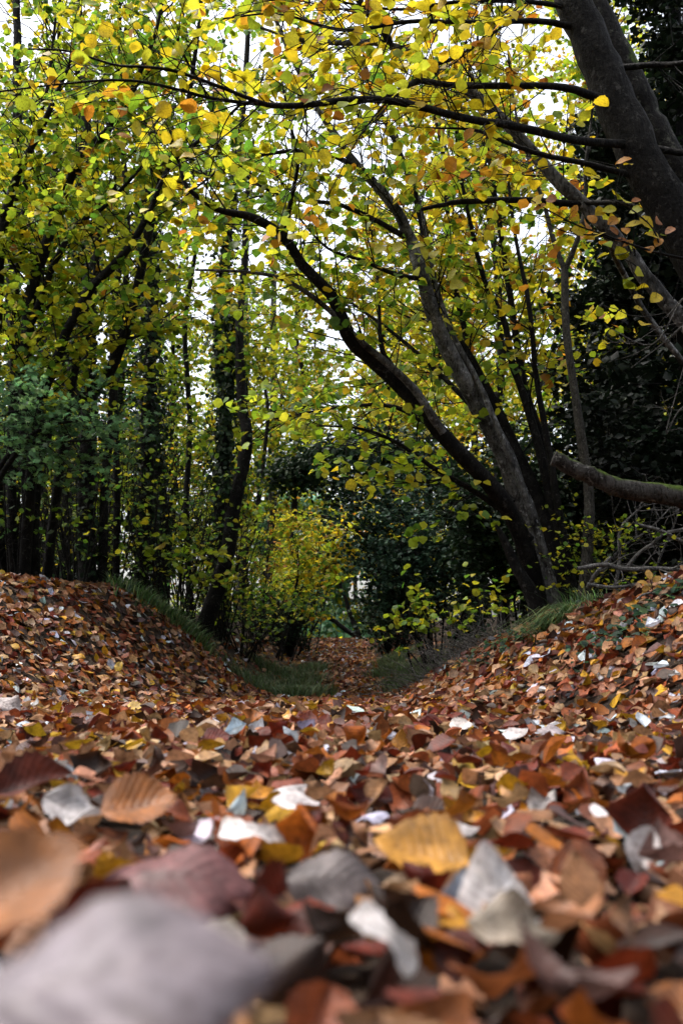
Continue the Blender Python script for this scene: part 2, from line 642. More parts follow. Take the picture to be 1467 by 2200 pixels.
class Tree:
    """an Empty at the foot of the tree; trunks, limbs, twigs, foliage and single leaves are its children"""

    def __init__(s, name, label, cat, base, group=None):
        s.base = np.asarray(base, float)
        s.e = bpy.data.objects.new(name, None)
        s.e.empty_display_size = .2
        COL.objects.link(s.e)
        s.e.location = s.base
        tag(s.e, label, cat, group)
        s.tw = Tubes()
        s.pos, s.nrm, s.ax, s.size, s.col = [], [], [], [], []

    def stem(s, pts, rad, name='trunk', mat='bark', sides=10, rough=.05, cap=False, n=None):
        c = np.c_[np.asarray(pts, float), np.asarray(rad, float)]
        n = n or max(6, len(c) * 4)
        r = spline(c, n)
        r[:, 3] = np.maximum(r[:, 3], .0015)
        ln = np.linalg.norm(np.diff(r[:, :3], axis=0), axis=1).sum()
        r[1:-1, :3] += rng.normal(0, 1, (n - 2, 3)) * np.minimum(r[1:-1, 3:4] * .06, .004)
        t = Tubes()
        t.add(r[:, :3], r[:, 3], sides, rough, cap)
        t.build(name, M[mat], s.e, s.base)
        return r[:, :3], r[:, 3]

    def trace(s, tr, name='trunk', mat='bark', sides=10, rough=.05, foot=False, cap=False):
        """tr rows: photo x, photo y, distance, width in photo pixels"""
        pts = [P(a[0], a[1], a[2]) for a in tr]
        rad = [a[3] * a[2] / F * .5 for a in tr]
        if foot:
            p0 = pts[0].copy()
            p0[2] = gz(p0[0], p0[1]) - .08
            if p0[2] < pts[0][2] - .02:
                pts.insert(0, p0)
                rad.insert(0, rad[0] * 1.25)
            else:
                pts[0] = p0
        return s.stem(pts, rad, name, mat, sides, rough, cap)

    def grow(s, pts, rad, n, length, pal, t0=.2, twig=.14, tl=(.15, .45), lsp=.055, lsize=(.05, .085), flat=.5, up=.06,
             ang=(.6, 1.2), tw_r=.0028, leafy=1.0, droop=.35, side=None, jit=.18, br_r=1.0, ltilt=.6, tseg=3):
        seg = np.linalg.norm(np.diff(pts, axis=0), axis=1)
        cum = np.r_[0, np.cumsum(seg)]
        for _ in range(n):
            t = rng.uniform(t0, 1) * cum[-1]
            i = min(np.searchsorted(cum, t), len(pts) - 1)
            i0 = max(i - 1, 0)
            f = (t - cum[i0]) / max(cum[i] - cum[i0], 1e-6)
            p = pts[i0] * (1 - f) + pts[i] * f
            tan = unit(pts[i] - pts[i0] + 1e-9)
            pr = rng.normal(0, 1, 3) * np.array([1, 1, flat])
            if side is not None:
                pr = pr + np.asarray(side)
            pr = unit(pr - pr.dot(tan) * tan)
            a = rng.uniform(*ang)
            d = unit(tan * math.cos(a) + pr * math.sin(a))
            Ln = length * rng.uniform(.45, 1.15) * (1.1 - .45 * t / cum[-1])
            k = max(5, int(Ln / .13))
            b = [p]
            bend = rng.normal(0, .06, 3)
            for j in range(k):
                d = unit(d + rng.normal(0, .13, 3) + bend + np.array([0, 0, up]))
                b.append(b[-1] + d * Ln / k)
            b = np.array(b)
            r0 = min(rad[i] * .6, (.003 + .006 * Ln) * br_r)
            s.tw.add(b, np.linspace(r0, .0018, len(b)), 5 if r0 > .006 else 4)
            cw = np.array([q_[0] for q_ in pal]) * np.exp(rng.normal(0, .6, len(pal)))
            # side twigs, all at once
            nt = max(2, int(Ln / twig))
            u = rng.uniform(.18, 1.0, nt) * (len(b) - 1)
            u0 = np.minimum(u.astype(int), len(b) - 2)
            tn = b[u0 + 1] - b[u0]
            q0 = b[u0] + tn * (u - u0)[:, None]
            tn = tn / np.linalg.norm(tn, axis=1)[:, None]
            sg = np.where(np.arange(nt) % 2 == 0, 1.0, -1.0)[:, None]
            sd = np.cross(tn, [0, 0, 1.0]) * sg + rng.normal(0, .35, (nt, 3)) * np.array([1, 1, .6])
            dd = tn * .75 + sd / (np.linalg.norm(sd, axis=1)[:, None] + 1e-9)
            tl_ = rng.uniform(*tl, nt)
            m = tseg
            tp = [q0]
            for _k in range(m):
                dd = dd + rng.normal(0, .16, (nt, 3)) + np.array([0, 0, -.02])
                dd /= np.linalg.norm(dd, axis=1)[:, None]
                tp.append(tp[-1] + dd * (tl_ / m)[:, None])
            tp = np.stack(tp, 1)
            s.tw.add_batch(tp, np.linspace(tw_r, .0011, m + 1), 3)
            lv = np.where(rng.random(nt) <= leafy)[0]
            if not len(lv):
                continue
            ti = np.repeat(lv, np.maximum(1, (tl_[lv] / lsp).astype(int)))
            nl = len(ti)
            w = rng.uniform(.1, 1, nl) * m
            w0 = np.minimum(w.astype(int), m - 1)
            p0 = tp[ti, w0]
            ltn = tp[ti, w0 + 1] - p0
            lp = p0 + ltn * (w - w0)[:, None]
            ltn /= np.linalg.norm(ltn, axis=1)[:, None]
            lat = np.cross(ltn, [0, 0, 1.0]) * rng.choice([-1, 1], nl)[:, None]
            la = ltn * .5 + lat + rng.normal(0, .3, (nl, 3)) + np.array([0, 0, -droop])
            la /= np.linalg.norm(la, axis=1)[:, None]
            sz = rng.uniform(*lsize, nl)
            s.pos.append(lp + la * (sz * .62)[:, None])
            s.nrm.append(np.array([0, 0, 1.0]) + rng.normal(0, ltilt, (nl, 3)))
            s.ax.append(la)
            s.size.append(sz)
            s.col.append(pick_cols(pal, nl, jit, cw))

    def cloud(s, centre, radii, n, pal, lsize=(.05, .08), nrm_up=1.0, tilt=.6, shell=.0, jit=.2, out=.0, droop=.3):
        """leaves filling an uneven ellipsoid"""
        c = np.asarray(centre, float)
        d = rng.normal(0, 1, (n, 3))
        d /= np.linalg.norm(d, axis=1)[:, None]
        rr = rng.uniform(shell, 1, n) ** .5
        lump = 1 + .22 * np.sin(d[:, 0] * 5 + c[0] * 3) * np.cos(d[:, 2] * 6 + c[1]) + .15 * np.sin(d[:, 1] * 9 + c[2] * 5)
        p = c + d * (rr * lump)[:, None] * np.asarray(radii)
        nm = np.array([0, 0, nrm_up]) + rng.normal(0, tilt, (n, 3)) + d * out
        ax = rng.normal(0, 1, (n, 3)) + np.array([0, 0, -droop])
        s.pos.append(p)
        s.nrm.append(nm)
        s.ax.append(ax)
        s.size.append(rng.uniform(*lsize, n))
        s.col.append(pick_cols(pal, n, jit))

    def ivy(s, pts, rad, n, t0=0, t1=1, thick=.12, pal=PAL_IVY, size=(.04, .07)):
        """ivy sleeve round a stem, as a part of its own"""
        k = rng.uniform(t0, t1, n) * (len(pts) - 1)
        i = np.minimum(k.astype(int), len(pts) - 2)
        c = pts[i] + (pts[i + 1] - pts[i]) * (k - i)[:, None]
        d = rng.normal(0, 1, (n, 3)) * np.array([1, 1, .3])
        d /= np.linalg.norm(d, axis=1)[:, None]
        lump = .55 + .45 * np.sin(k * 2.1 + d[:, 0] * 2) + .3 * np.sin(k * 5.3 + 1)
        p = c + d * (rad[i] + np.abs(rng.normal(.35, .45, n)) * thick * np.clip(lump, .2, 1.4))[:, None]
        nm = d + rng.normal(0, .45, (n, 3)) + np.array([0, 0, .35])
        ax = rng.normal(0, .5, (n, 3)) + np.array([0, 0, -1.0])
        o = joined_leaves('ivy', T8O[:1] + T4R, p, frames(nm, ax), rng.uniform(*size, n), pick_cols(pal, n), M['ever'], s.e, s.base)
        o['kind'] = 'stuff'

    def finish(s, tmpl, mat='canopy', twmat='bark', singles=0, single_mesh=SINGLE, twig_name='twig_mass'):
        if s.tw.n:
            o = s.tw.build(twig_name, M[twmat], s.e, s.base)
            o['kind'] = 'stuff'
        if not s.pos:
            return s
        pos = np.vstack(s.pos)
        rot = frames(np.vstack(s.nrm), np.vstack(s.ax))
        size = np.concatenate(s.size)
        col = np.vstack(s.col)
        # nothing grows through the camera or below the ground
        keep = (np.linalg.norm(pos - CAM, axis=1) > 1.3) & (pos[:, 2] > ground(pos[:, 0], pos[:, 1]) + .02)
        pos, rot, size, col = pos[keep], rot[keep], size[keep], col[keep]
        if singles:
            px, py, dep = proj(pos)
            show = (px > -10) & (px < 1477) & (py > -10) & (py < 2210) & (dep > .5)
            sc = np.where(show, size / np.maximum(dep, .5), 0)
            order = np.argsort(-sc)[:singles]
            order = order[sc[order] > 0]
            msk = np.ones(len(pos), bool)
            msk[order] = False
            for i in order:
                o = bpy.data.objects.new('leaf', single_mesh[int(rng.integers(0, len(single_mesh)))])
                COL.objects.link(o)
                o.parent = s.e
                m = Matrix(rot[i].tolist()).to_4x4() @ Matrix.Scale(float(size[i]), 4)
                m.translation = Vector((pos[i] - s.base).tolist())
                o.matrix_basis = m
                o.color = (*[float(x) for x in col[i]], 1)
            pos, rot, size, col = pos[msk], rot[msk], size[msk], col[msk]
        if len(pos):
            o = joined_leaves('foliage', tmpl, pos, rot, size, col, M[mat], s.e, s.base)
            o['kind'] = 'stuff'
        return s


def at_ground(px, d):
    x = (px - 733.5) / F * d
    return np.array([x, d, gz(x, d) - .05])


# ================================================================== A: the leaning many-stemmed tree on the right bank
A = Tree('leaning_tree', 'many-stemmed tree with grey trunks leaning over the path from the right bank', 'tree', at_ground(1195, 7.0))
A1 = A.trace([(1185, 1345, 7.0, 54), (1143, 1150, 7, 48), (1085, 985, 6.9, 44), (1030, 880, 6.8, 41), (975, 780, 6.7, 39), (935, 690, 6.6, 36),
              (905, 590, 6.5, 33), (885, 520, 6.5, 29), (840, 435, 6.4, 25), (770, 360, 6.3, 21), (720, 290, 6.2, 17), (660, 190, 6.1, 13),
              (600, 60, 6.0, 10), (570, -40, 5.9, 7)], 'trunk', 'bark_grey', 12, .05, True)
A2 = A.trace([(1160, 1330, 6.9, 44), (1118, 1150, 6.7, 38), (1055, 1045, 6.5, 35), (960, 945, 6.3, 34), (890, 860, 6.2, 32), (800, 775, 6.1, 31),
              (750, 725, 6.0, 31), (715, 640, 5.9, 26), (650, 570, 5.8, 23), (610, 510, 5.7, 21), (545, 468, 5.6, 18), (470, 450, 5.5, 13),
              (405, 405, 5.4, 10), (385, 350, 5.4, 8), (365, 280, 5.3, 5)], 'trunk', 'bark', 12, .06, True)
A3 = A.trace([(1222, 1345, 7.2, 56), (1182, 1150, 7.25, 48), (1115, 1000, 7.3, 42), (1055, 870, 7.3, 38), (1000, 770, 7.3, 38), (945, 680, 7.3, 30),
              (920, 580, 7.3, 22), (905, 470, 7.2, 17), (860, 330, 7.1, 12), (800, 200, 7.0, 8), (770, 60, 6.9, 5)], 'trunk', 'bark', 12, .06, True)
A4 = A.trace([(950, 930, 6.25, 20), (880, 825, 6.1, 17), (770, 730, 6.0, 15), (700, 660, 5.9, 12), (620, 605, 5.8, 10), (540, 585, 5.7, 8), (420, 580, 5.6, 5)],
             'limb', 'bark_grey', 8)
A5 = A.trace([(886, 855, 6.2, 16), (844, 790, 6.15, 13), (819, 745, 6.1, 11), (814, 650, 6.1, 7)], 'limb', 'bark', 7)
A6 = A.trace([(1228, 1320, 7.2, 26), (1185, 1080, 7.2, 22), (1140, 900, 7.2, 18), (1100, 780, 7.2, 16), (1082, 690, 7.2, 14), (1040, 600, 7.2, 12),
              (1010, 480, 7.1, 10), (985, 350, 7.1, 8), (975, 200, 7.0, 5)], 'trunk', 'bark', 8, .04, True)
A7 = A.trace([(1236, 1310, 7.45, 24), (1165, 960, 7.5, 20), (1125, 830, 7.5, 17), (1105, 700, 7.5, 15), (1090, 600, 7.5, 13), (1072, 480, 7.5, 11),
              (1050, 330, 7.5, 9), (1030, 150, 7.5, 7), (1020, -20, 7.5, 5)], 'trunk', 'bark', 8, .04, True)
A8 = A.trace([(1205, 1310, 7.55, 22), (1140, 1050, 7.6, 18), (1040, 870, 7.6, 15), (1000, 720, 7.6, 14), (975, 600, 7.6, 12), (960, 450, 7.6, 10),
              (945, 300, 7.6, 8), (900, 130, 7.6, 6)], 'trunk', 'bark', 8, .04, True)
A9 = A.trace([(1140, 1160, 6.7, 18), (1075, 1095, 6.6, 15), (1000, 1045, 6.5, 13), (930, 1005, 6.4, 11), (850, 950, 6.3, 9), (770, 920, 6.2, 6), (680, 915, 6.2, 4)],
              'limb', 'bark', 7)
A10 = A.trace([(1100, 1080, 6.7, 20), (1010, 985, 6.8, 14), (900, 900, 6.8, 12), (820, 870, 6.8, 9), (700, 880, 6.8, 6), (590, 900, 6.8, 4)], 'limb', 'bark', 7)
A11 = A.trace([(1075, 950, 7.1, 16), (1010, 870, 7.1, 13), (930, 790, 7.2, 10), (850, 720, 7.2, 8), (740, 640, 7.2, 5)], 'limb', 'bark', 7)
A.trace([(1150, 1300, 6.6, 34), (1106, 1215, 6.6, 25), (1080, 1155, 6.6, 18), (1064, 1128, 6.6, 7)], 'snag', 'bark', 9, .12, True)
A12 = A.trace([(770, 360, 6.3, 14), (700, 330, 6.1, 11), (620, 325, 5.9, 9), (500, 350, 5.8, 7), (400, 420, 5.7, 4)], 'limb', 'bark', 7)
A13 = A.trace([(612, 508, 5.7, 13), (625, 430, 5.6, 11), (640, 350, 5.5, 9), (625, 270, 5.4, 7), (600, 150, 5.3, 5)], 'limb', 'bark', 7)
A14 = A.trace([(885, 520, 6.5, 14), (820, 480, 6.4, 12), (730, 440, 6.3, 10), (640, 430, 6.2, 8), (560, 400, 6.1, 6), (470, 330, 6.0, 4)], 'limb', 'bark', 7)
A15 = A.trace([(910, 600, 6.5, 12), (850, 590, 6.3, 10), (780, 560, 6.2, 8), (700, 530, 6.1, 6), (620, 440, 6.0, 4)], 'limb', 'bark', 7)
A16 = A.trace([(1206, 1330, 6.75, 20), (1150, 1130, 6.7, 18), (1085, 960, 6.7, 15), (1030, 830, 6.7, 13), (965, 700, 6.75, 11), (925, 560, 6.8, 8), (900, 420, 6.8, 5)], 'trunk', 'bark_grey', 8, .04, True)
A17 = A.trace([(1240, 1320, 6.95, 22), (1205, 1130, 6.95, 19), (1175, 950, 6.95, 16), (1150, 800, 6.95, 13), (1135, 650, 6.9, 11), (1105, 500, 6.9, 8), (1085, 330, 6.9, 5)], 'trunk', 'bark', 8, .04, True)
for st, n, l, pal, t0, lf in ((A1, 36, 1.0, PAL_HAZEL, .45, .9), (A2, 28, .8, PAL_HAZEL, .5, .7), (A3, 38, 1.1, PAL_YELLOW, .45, .95), (A4, 10, .6, PAL_LIME, .2, .6),
                              (A6, 30, 1.0, PAL_HAZEL, .35, .95), (A7, 34, 1.0, PAL_YELLOW, .35, .95), (A8, 32, 1.0, PAL_HAZEL, .3, .95), (A9, 24, .65, PAL_LIME, .25, 1),
                              (A10, 26, .65, PAL_LIME, .25, 1), (A11, 18, .65, PAL_LIME, .2, 1), (A12, 15, .6, PAL_HAZEL, .2, .85), (A13, 13, .6, PAL_HAZEL, .2, .85),
                              (A14, 18, .65, PAL_HAZEL, .2, .9), (A15, 15, .6, PAL_LIME, .2, .9), (A16, 14, .9, PAL_HAZEL, .5, .9), (A17, 14, .9, PAL_YELLOW, .5, .9), (A5, 4, .5, PAL_LIME, .3, .6)):
    A.grow(st[0], st[1], n, l, pal, t0, leafy=lf, lsize=(.05, .08), br_r=.8)
A.finish(T8R, singles=260)

# ================================================================== the slim pale sapling in front of it
S = Tree('forked_sapling', 'slim pale smooth-barked sapling with a forked top beside the leaning tree', 'tree', at_ground(1256, 6.5))
S1 = S.trace([(1254, 1290, 6.5, 30), (1262, 1180, 6.5, 26), (1264, 1050, 6.5, 23), (1250, 950, 6.5, 22), (1232, 830, 6.5, 19), (1215, 700, 6.5, 18), (1212, 575, 6.5, 17)],
             'trunk', 'bark_pale', 10, .03, True)
S2 = S.trace([(1212, 582, 6.5, 14), (1190, 520, 6.5, 12), (1165, 430, 6.5, 9), (1130, 330, 6.5, 7), (1105, 230, 6.5, 5), (1090, 100, 6.5, 4)], 'limb', 'bark_pale', 7)
S3 = S.trace([(1212, 582, 6.5, 14), (1245, 500, 6.4, 11), (1256, 420, 6.4, 8), (1258, 340, 6.3, 6), (1275, 220, 6.3, 4)], 'limb', 'bark_pale', 7)
S.grow(*S2, 9, .6, PAL_YELLOW, .3, leafy=.6)
S.grow(*S3, 7, .5, PAL_YELLOW, .4, leafy=.4)
S.finish(T8R, singles=80)

# ================================================================== B: the thick dark tree leaning in at the top right
B = Tree('thick_leaning_tree', 'thick dark lichened tree leaning in over the right bank with long level branches', 'tree', at_ground(1835, 4.6))
B1 = B.trace([(1835, 1262, 4.6, 135), (1640, 850, 4.6, 112), (1480, 520, 4.6, 100), (1400, 385, 4.6, 94), (1330, 240, 4.6, 92), (1280, 120, 4.6, 88),
              (1225, -10, 4.6, 82), (1150, -200, 4.6, 60), (1090, -380, 4.6, 30)], 'trunk', 'bark', 14, .05, True)
B2 = B.trace([(1870, 1262, 4.85, 110), (1690, 850, 4.85, 92), (1520, 480, 4.85, 78), (1435, 340, 4.85, 72), (1380, 230, 4.85, 68), (1325, 110, 4.85, 62),
              (1270, 0, 4.85, 54), (1220, -120, 4.85, 38)], 'trunk', 'bark_lichen', 14, .05, True)
B3 = B.trace([(1372, 312, 4.6, 20), (1230, 300, 4.4, 18), (1110, 272, 4.3, 18), (1000, 255, 4.2, 17), (860, 220, 4.15, 16), (760, 214, 4.1, 15),
              (650, 226, 4.0, 14), (580, 226, 3.95, 12), (520, 205, 3.9, 9), (400, 160, 3.85, 8), (330, 145, 3.8, 7), (250, 140, 3.8, 6), (150, 110, 3.75, 5), (60, 105, 3.7, 4)],
             'limb', 'bark', 9)
B4 = B.trace([(640, 227, 4.0, 11), (540, 222, 3.95, 9), (450, 210, 3.9, 8), (330, 180, 3.85, 7), (240, 172, 3.8, 6), (120, 182, 3.8, 5), (-10, 198, 3.8, 4)], 'limb', 'bark', 7)
B5 = B.trace([(1300, 215, 4.55, 22), (1200, 186, 4.4, 17), (1060, 185, 4.35, 16), (960, 182, 4.3, 15), (905, 174, 4.25, 15), (875, 184, 4.2, 13), (820, 212, 4.15, 11), (740, 217, 4.1, 8)],
             'limb', 'bark', 8)
B6 = B.trace([(1405, 390, 4.6, 18), (1260, 352, 4.6, 13), (1174, 335, 4.6, 12), (1100, 312, 4.6, 10), (1020, 280, 4.6, 7), (930, 275, 4.6, 4)], 'limb', 'bark', 7)
B7 = B.trace([(1375, 314, 4.7, 18), (1467, 328, 4.6, 15), (1560, 330, 4.5, 10)], 'limb', 'bark', 7)
B8 = B.trace([(1255, 60, 4.6, 18), (1150, 45, 4.5, 14), (1040, 48, 4.4, 12), (880, 46, 4.3, 10), (740, 65, 4.2, 8), (600, 30, 4.1, 5), (480, 40, 4.0, 4)], 'limb', 'bark', 7)
B9 = B.trace([(1300, 150, 4.7, 16), (1390, 140, 4.6, 14), (1467, 135, 4.5, 12), (1560, 100, 4.4, 9)], 'limb', 'bark', 7)
B10 = B.trace([(1240, 20, 4.6, 14), (1150, 5, 4.5, 11), (1000, 2, 4.4, 9), (860, 20, 4.3, 7), (730, 5, 4.2, 5)], 'limb', 'bark', 7)
B11 = B.trace([(1860, 1130, 4.5, 60), (1650, 1085, 4.5, 52), (1520, 1075, 4.5, 47), (1467, 1067, 4.5, 45), (1400, 1058, 4.5, 43), (1330, 1047, 4.5, 41),
               (1280, 1027, 4.5, 38), (1240, 1010, 4.5, 36), (1188, 984, 4.5, 35)], 'broken_limb', 'bark_moss', 14, .07, False, True)
B.e.children[-1]['label'] = 'broken mossy limb with a snapped end reaching over the bank'
for st, n, l, t0, lf in ((B3, 30, .6, .25, .4), (B4, 14, .5, .1, .4), (B5, 12, .5, .2, .45), (B6, 7, .45, .3, .3), (B8, 26, .6, .2, .8), (B9, 6, .5, .3, .3), (B10, 24, .6, .2, .85), (B7, 3, .4, .4, .3)):
    B.grow(*st, n, l, PAL_YELLOW, t0, leafy=lf, lsize=(.045, .075), flat=.7, up=.02, br_r=.7)
B.finish(T8R, singles=160)

# ================================================================== C: slanting grey tree on the right
C = Tree('slanting_tree', 'slender grey tree slanting across from the right, crossing the long level branch', 'tree', at_ground(1960, 5.2))
C1 = C.trace([(1960, 1270, 5.2, 64), (1700, 950, 5.2, 50), (1467, 690, 5.2, 36), (1390, 600, 5.2, 33), (1330, 520, 5.2, 31), (1250, 438, 5.2, 30), (1180, 370, 5.2, 28),
              (1130, 310, 5.2, 26), (1060, 240, 5.2, 25), (1000, 190, 5.2, 23), (930, 145, 5.15, 20), (860, 105, 5.1, 17), (800, 92, 5.0, 15), (735, 92, 4.9, 12),
              (650, 86, 4.8, 9), (560, 60, 4.7, 6)], 'trunk', 'bark_grey', 11, .05, True)
C2 = C.trace([(838, 102, 5.05, 20), (822, 62, 5.0, 18), (785, 20, 5.0, 16), (735, -50, 5.0, 12)], 'limb', 'bark', 8)
C3 = C.trace([(924, 142, 5.1, 10), (974, 125, 5.0, 9), (1034, 90, 4.9, 8), (1069, 50, 4.9, 7), (1080, -10, 4.8, 5)], 'limb', 'bark', 7)
C4 = C.trace([(1252, 440, 5.2, 15), (1130, 430, 5.1, 14), (1000, 433, 5.0, 13), (950, 440, 4.95, 11), (905, 450, 4.9, 9)], 'limb', 'bark', 7, cap=True)
C5 = C.trace([(1250, 436, 5.2, 13), (1340, 437, 5.0, 10), (1400, 460, 4.9, 8), (1450, 490, 4.8, 5)], 'limb', 'bark', 6)
C6 = C.trace([(1290, 480, 5.2, 16), (1330, 570, 5.6, 14), (1390, 680, 5.8, 14), (1467, 780, 5.9, 14)], 'limb', 'bark_grey', 7)
for st, n, l, t0, lf in ((C1, 34, .8, .4, .75), (C2, 14, .7, .2, .9), (C3, 12, .6, .2, .85), (C4, 4, .35, .3, .3)):
    C.grow(*st, n, l, PAL_YELLOW, t0, leafy=lf, br_r=.7)
C.finish(T8R, singles=160)

# the spray of single yellow and russet leaves hanging in front of the dark evergreen
Bs = Tree('beech_spray', 'thin beech branch with sparse yellow and russet leaves before the black evergreen', 'branch', P(1530, 580, 4.1))
sp1 = Bs.trace([(1640, 610, 4.3, 12), (1530, 570, 4.1, 9), (1400, 540, 4.0, 7), (1300, 505, 4.0, 5), (1230, 480, 4.0, 4), (1140, 430, 4.0, 2.5)], 'twig', 'bark', 6)
sp2 = Bs.trace([(1420, 545, 4.0, 5), (1400, 490, 4.0, 4), (1340, 440, 4.0, 3), (1290, 425, 4.0, 2)], 'twig', 'bark', 5)
sp3 = Bs.trace([(1300, 505, 4.0, 4), (1220, 500, 4.0, 3), (1150, 465, 4.0, 2)], 'twig', 'bark', 5)
for zx, zy, sz, c in ((840, 862, .07, YEL), (850, 890, .06, ORA), (900, 855, .05, BRN), (950, 900, .05, ORA), (1000, 905, .05, ORA), (990, 935, .05, BRN), (1075, 940, .05, ORA),
                      (1055, 965, .06, ORA), (1020, 990, .07, YEL), (1150, 900, .06, LEM), (1165, 950, .05, ORA), (1105, 1005, .06, YEL), (1220, 862, .07, LEM), (1265, 860, .05, BRN),
                      (1258, 962, .08, YEL), (1310, 955, .08, YEL), (1360, 950, .05, BRN), (1410, 990, .05, BRN), (1340, 1010, .06, YEL), (1360, 1040, .06, ORA), (1200, 1030, .05, BRN),
                      (1230, 1045, .05, ORA), (1320, 1070, .05, ORA), (1220, 990, .06, ORA), (1170, 990, .05, BRN), (330, 1058, .07, LEM), (355, 1085, .08, LEM), (400, 1090, .07, LEM),
                      (420, 1060, .05, ORA), (475, 1180, .07, LEM), (495, 1225, .08, LEM), (165, 1070, .07, LEM), (240, 1062, .06, LEM), (1275, 1275, .05, YEL), (1350, 1280, .06, YEL),
                      (1275, 1325, .05, YEL), (1300, 1390, .06, YEL), (595, 805, .07, LEM), (230, 782, .07, LEM), (305, 775, .06, LEM), (1210, 690, .07, ORA), (1230, 705, .06, YEL)):
    p = P(733 + zx / 2, zy / 2, 4.0 if zx > 700 else 4.6)
    Bs.pos.append(p[None])
    Bs.nrm.append((np.array([0, -.9, .7]) + rng.normal(0, .45, 3))[None])
    Bs.ax.append((np.array([-.8, 0, -.3]) + rng.normal(0, .5, 3))[None])
    Bs.size.append(np.array([sz]))
    Bs.col.append(np.array([c]))
    # a fine stalk to the nearest point of the twigs
    allp = np.vstack([sp1[0], sp2[0], sp3[0]]) if zx > 700 else None
    if allp is not None:
        nb = allp[np.argmin(np.linalg.norm(allp - p, axis=1))]
        Bs.tw.add(spline([nb, (nb + p) / 2 + np.array([0, 0, .015]), p], 5), np.full(5, .0011), 3)
    else:
        nb = np.array([A1[0], A3[0], A2[0]], dtype=object)
        allp = np.vstack([A1[0], A2[0], A3[0], A8[0]])
        nb = allp[np.argmin(np.linalg.norm((allp - p) * np.array([1, .6, 1]), axis=1))]
        Bs.tw.add(spline([nb, (nb + p) / 2 + np.array([0, 0, .05]), p], 6), np.full(6, .0014), 3)
Bs.finish(T8O, singles=60, single_mesh=SINGLE[:1] + SINGLE[3:])

# ================================================================== D: many-stemmed hazel on the left mound
D = Tree('hazel_clump', 'many-stemmed hazel fanning up from behind the left mound', 'tree', at_ground(60, 9.0))
ds = [[(0, 1240, 9, 32), (-12, 900, 8.8, 28), (-8, 700, 8.6, 25), (2, 520, 8.4, 23), (20, 430, 8.3, 21), (50, 350, 8.2, 18), (88, 280, 8.1, 16), (112, 225, 8, 13), (140, 160, 8, 9), (190, 60, 8, 6)],
      [(70, 1240, 9, 36), (58, 900, 8.8, 32), (65, 650, 8.6, 28), (100, 525, 8.5, 25), (140, 410, 8.4, 22), (185, 325, 8.3, 20), (240, 270, 8.2, 17), (285, 190, 8.1, 13), (335, 70, 8, 9), (350, -30, 8, 6)],
      [(60, 1240, 9, 36), (85, 980, 8.9, 30), (135, 885, 8.8, 26), (200, 838, 8.7, 25), (240, 790, 8.6, 24), (275, 700, 8.5, 22), (300, 600, 8.4, 20), (330, 450, 8.3, 18), (360, 350, 8.2, 16),
       (390, 295, 8.1, 14), (415, 150, 8, 10), (435, -10, 8, 7)],
      [(50, 1240, 8.7, 28), (70, 1000, 8.6, 26), (85, 870, 8.5, 24), (120, 780, 8.4, 22), (150, 700, 8.3, 20), (200, 615, 8.2, 19), (250, 565, 8.1, 18), (295, 505, 8, 16), (325, 445, 7.9, 13),
       (370, 350, 7.8, 10), (470, 270, 7.7, 7), (560, 180, 7.6, 4)],
      [(100, 1240, 9.2, 24), (130, 1000, 9.2, 22), (160, 800, 9.2, 19), (200, 640, 9.2, 16), (215, 500, 9.2, 14), (250, 380, 9.2, 12), (255, 230, 9.2, 9), (270, 60, 9.2, 6)],
      [(30, 1240, 8.8, 24), (25, 950, 8.7, 20), (40, 780, 8.6, 18), (90, 640, 8.5, 16), (120, 560, 8.4, 14), (170, 480, 8.3, 12), (230, 440, 8.2, 9), (330, 330, 8.1, 6)],
      [(20, 1240, 9.3, 22), (30, 900, 9.2, 18), (30, 650, 9.1, 16), (50, 500, 9, 14), (60, 340, 8.9, 12), (100, 200, 8.8, 9), (120, 40, 8.7, 6)]]
for k, tr in enumerate(ds):
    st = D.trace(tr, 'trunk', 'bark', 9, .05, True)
    D.grow(*st, (44, 48, 46, 40, 40, 36, 36)[k], 1.1, PAL_HAZEL if k % 3 else PAL_LIME, .34, leafy=.92, lsize=(.055, .09), twig=.12, lsp=.05)
D.finish(T8R, singles=300)

# pale maple twigs low on the left
Mp = Tree('field_maple', 'young field maple with blue-green lobed leaves on the left mound', 'tree', at_ground(-60, 8.2))
for tr in ([(-60, 1250, 8.2, 22), (-20, 1080, 8.1, 16), (30, 980, 8, 12), (90, 920, 7.9, 8), (190, 900, 7.8, 4)],
           [(-40, 1200, 8.2, 16), (-10, 1030, 8.1, 12), (40, 960, 8, 9), (120, 950, 7.9, 6), (220, 945, 7.8, 4)],
           [(-50, 1220, 8.3, 14), (-30, 1000, 8.2, 11), (0, 900, 8.1, 8), (60, 880, 8.0, 5), (120, 870, 7.9, 3)]):
    st = Mp.trace(tr, 'trunk', 'bark', 7, .04, True)
    Mp.grow(*st, 20, .55, PAL_MAPLE, .4, twig=.09, lsp=.03, lsize=(.045, .07), ang=(.5, 1.2))
Mp.finish(TST)

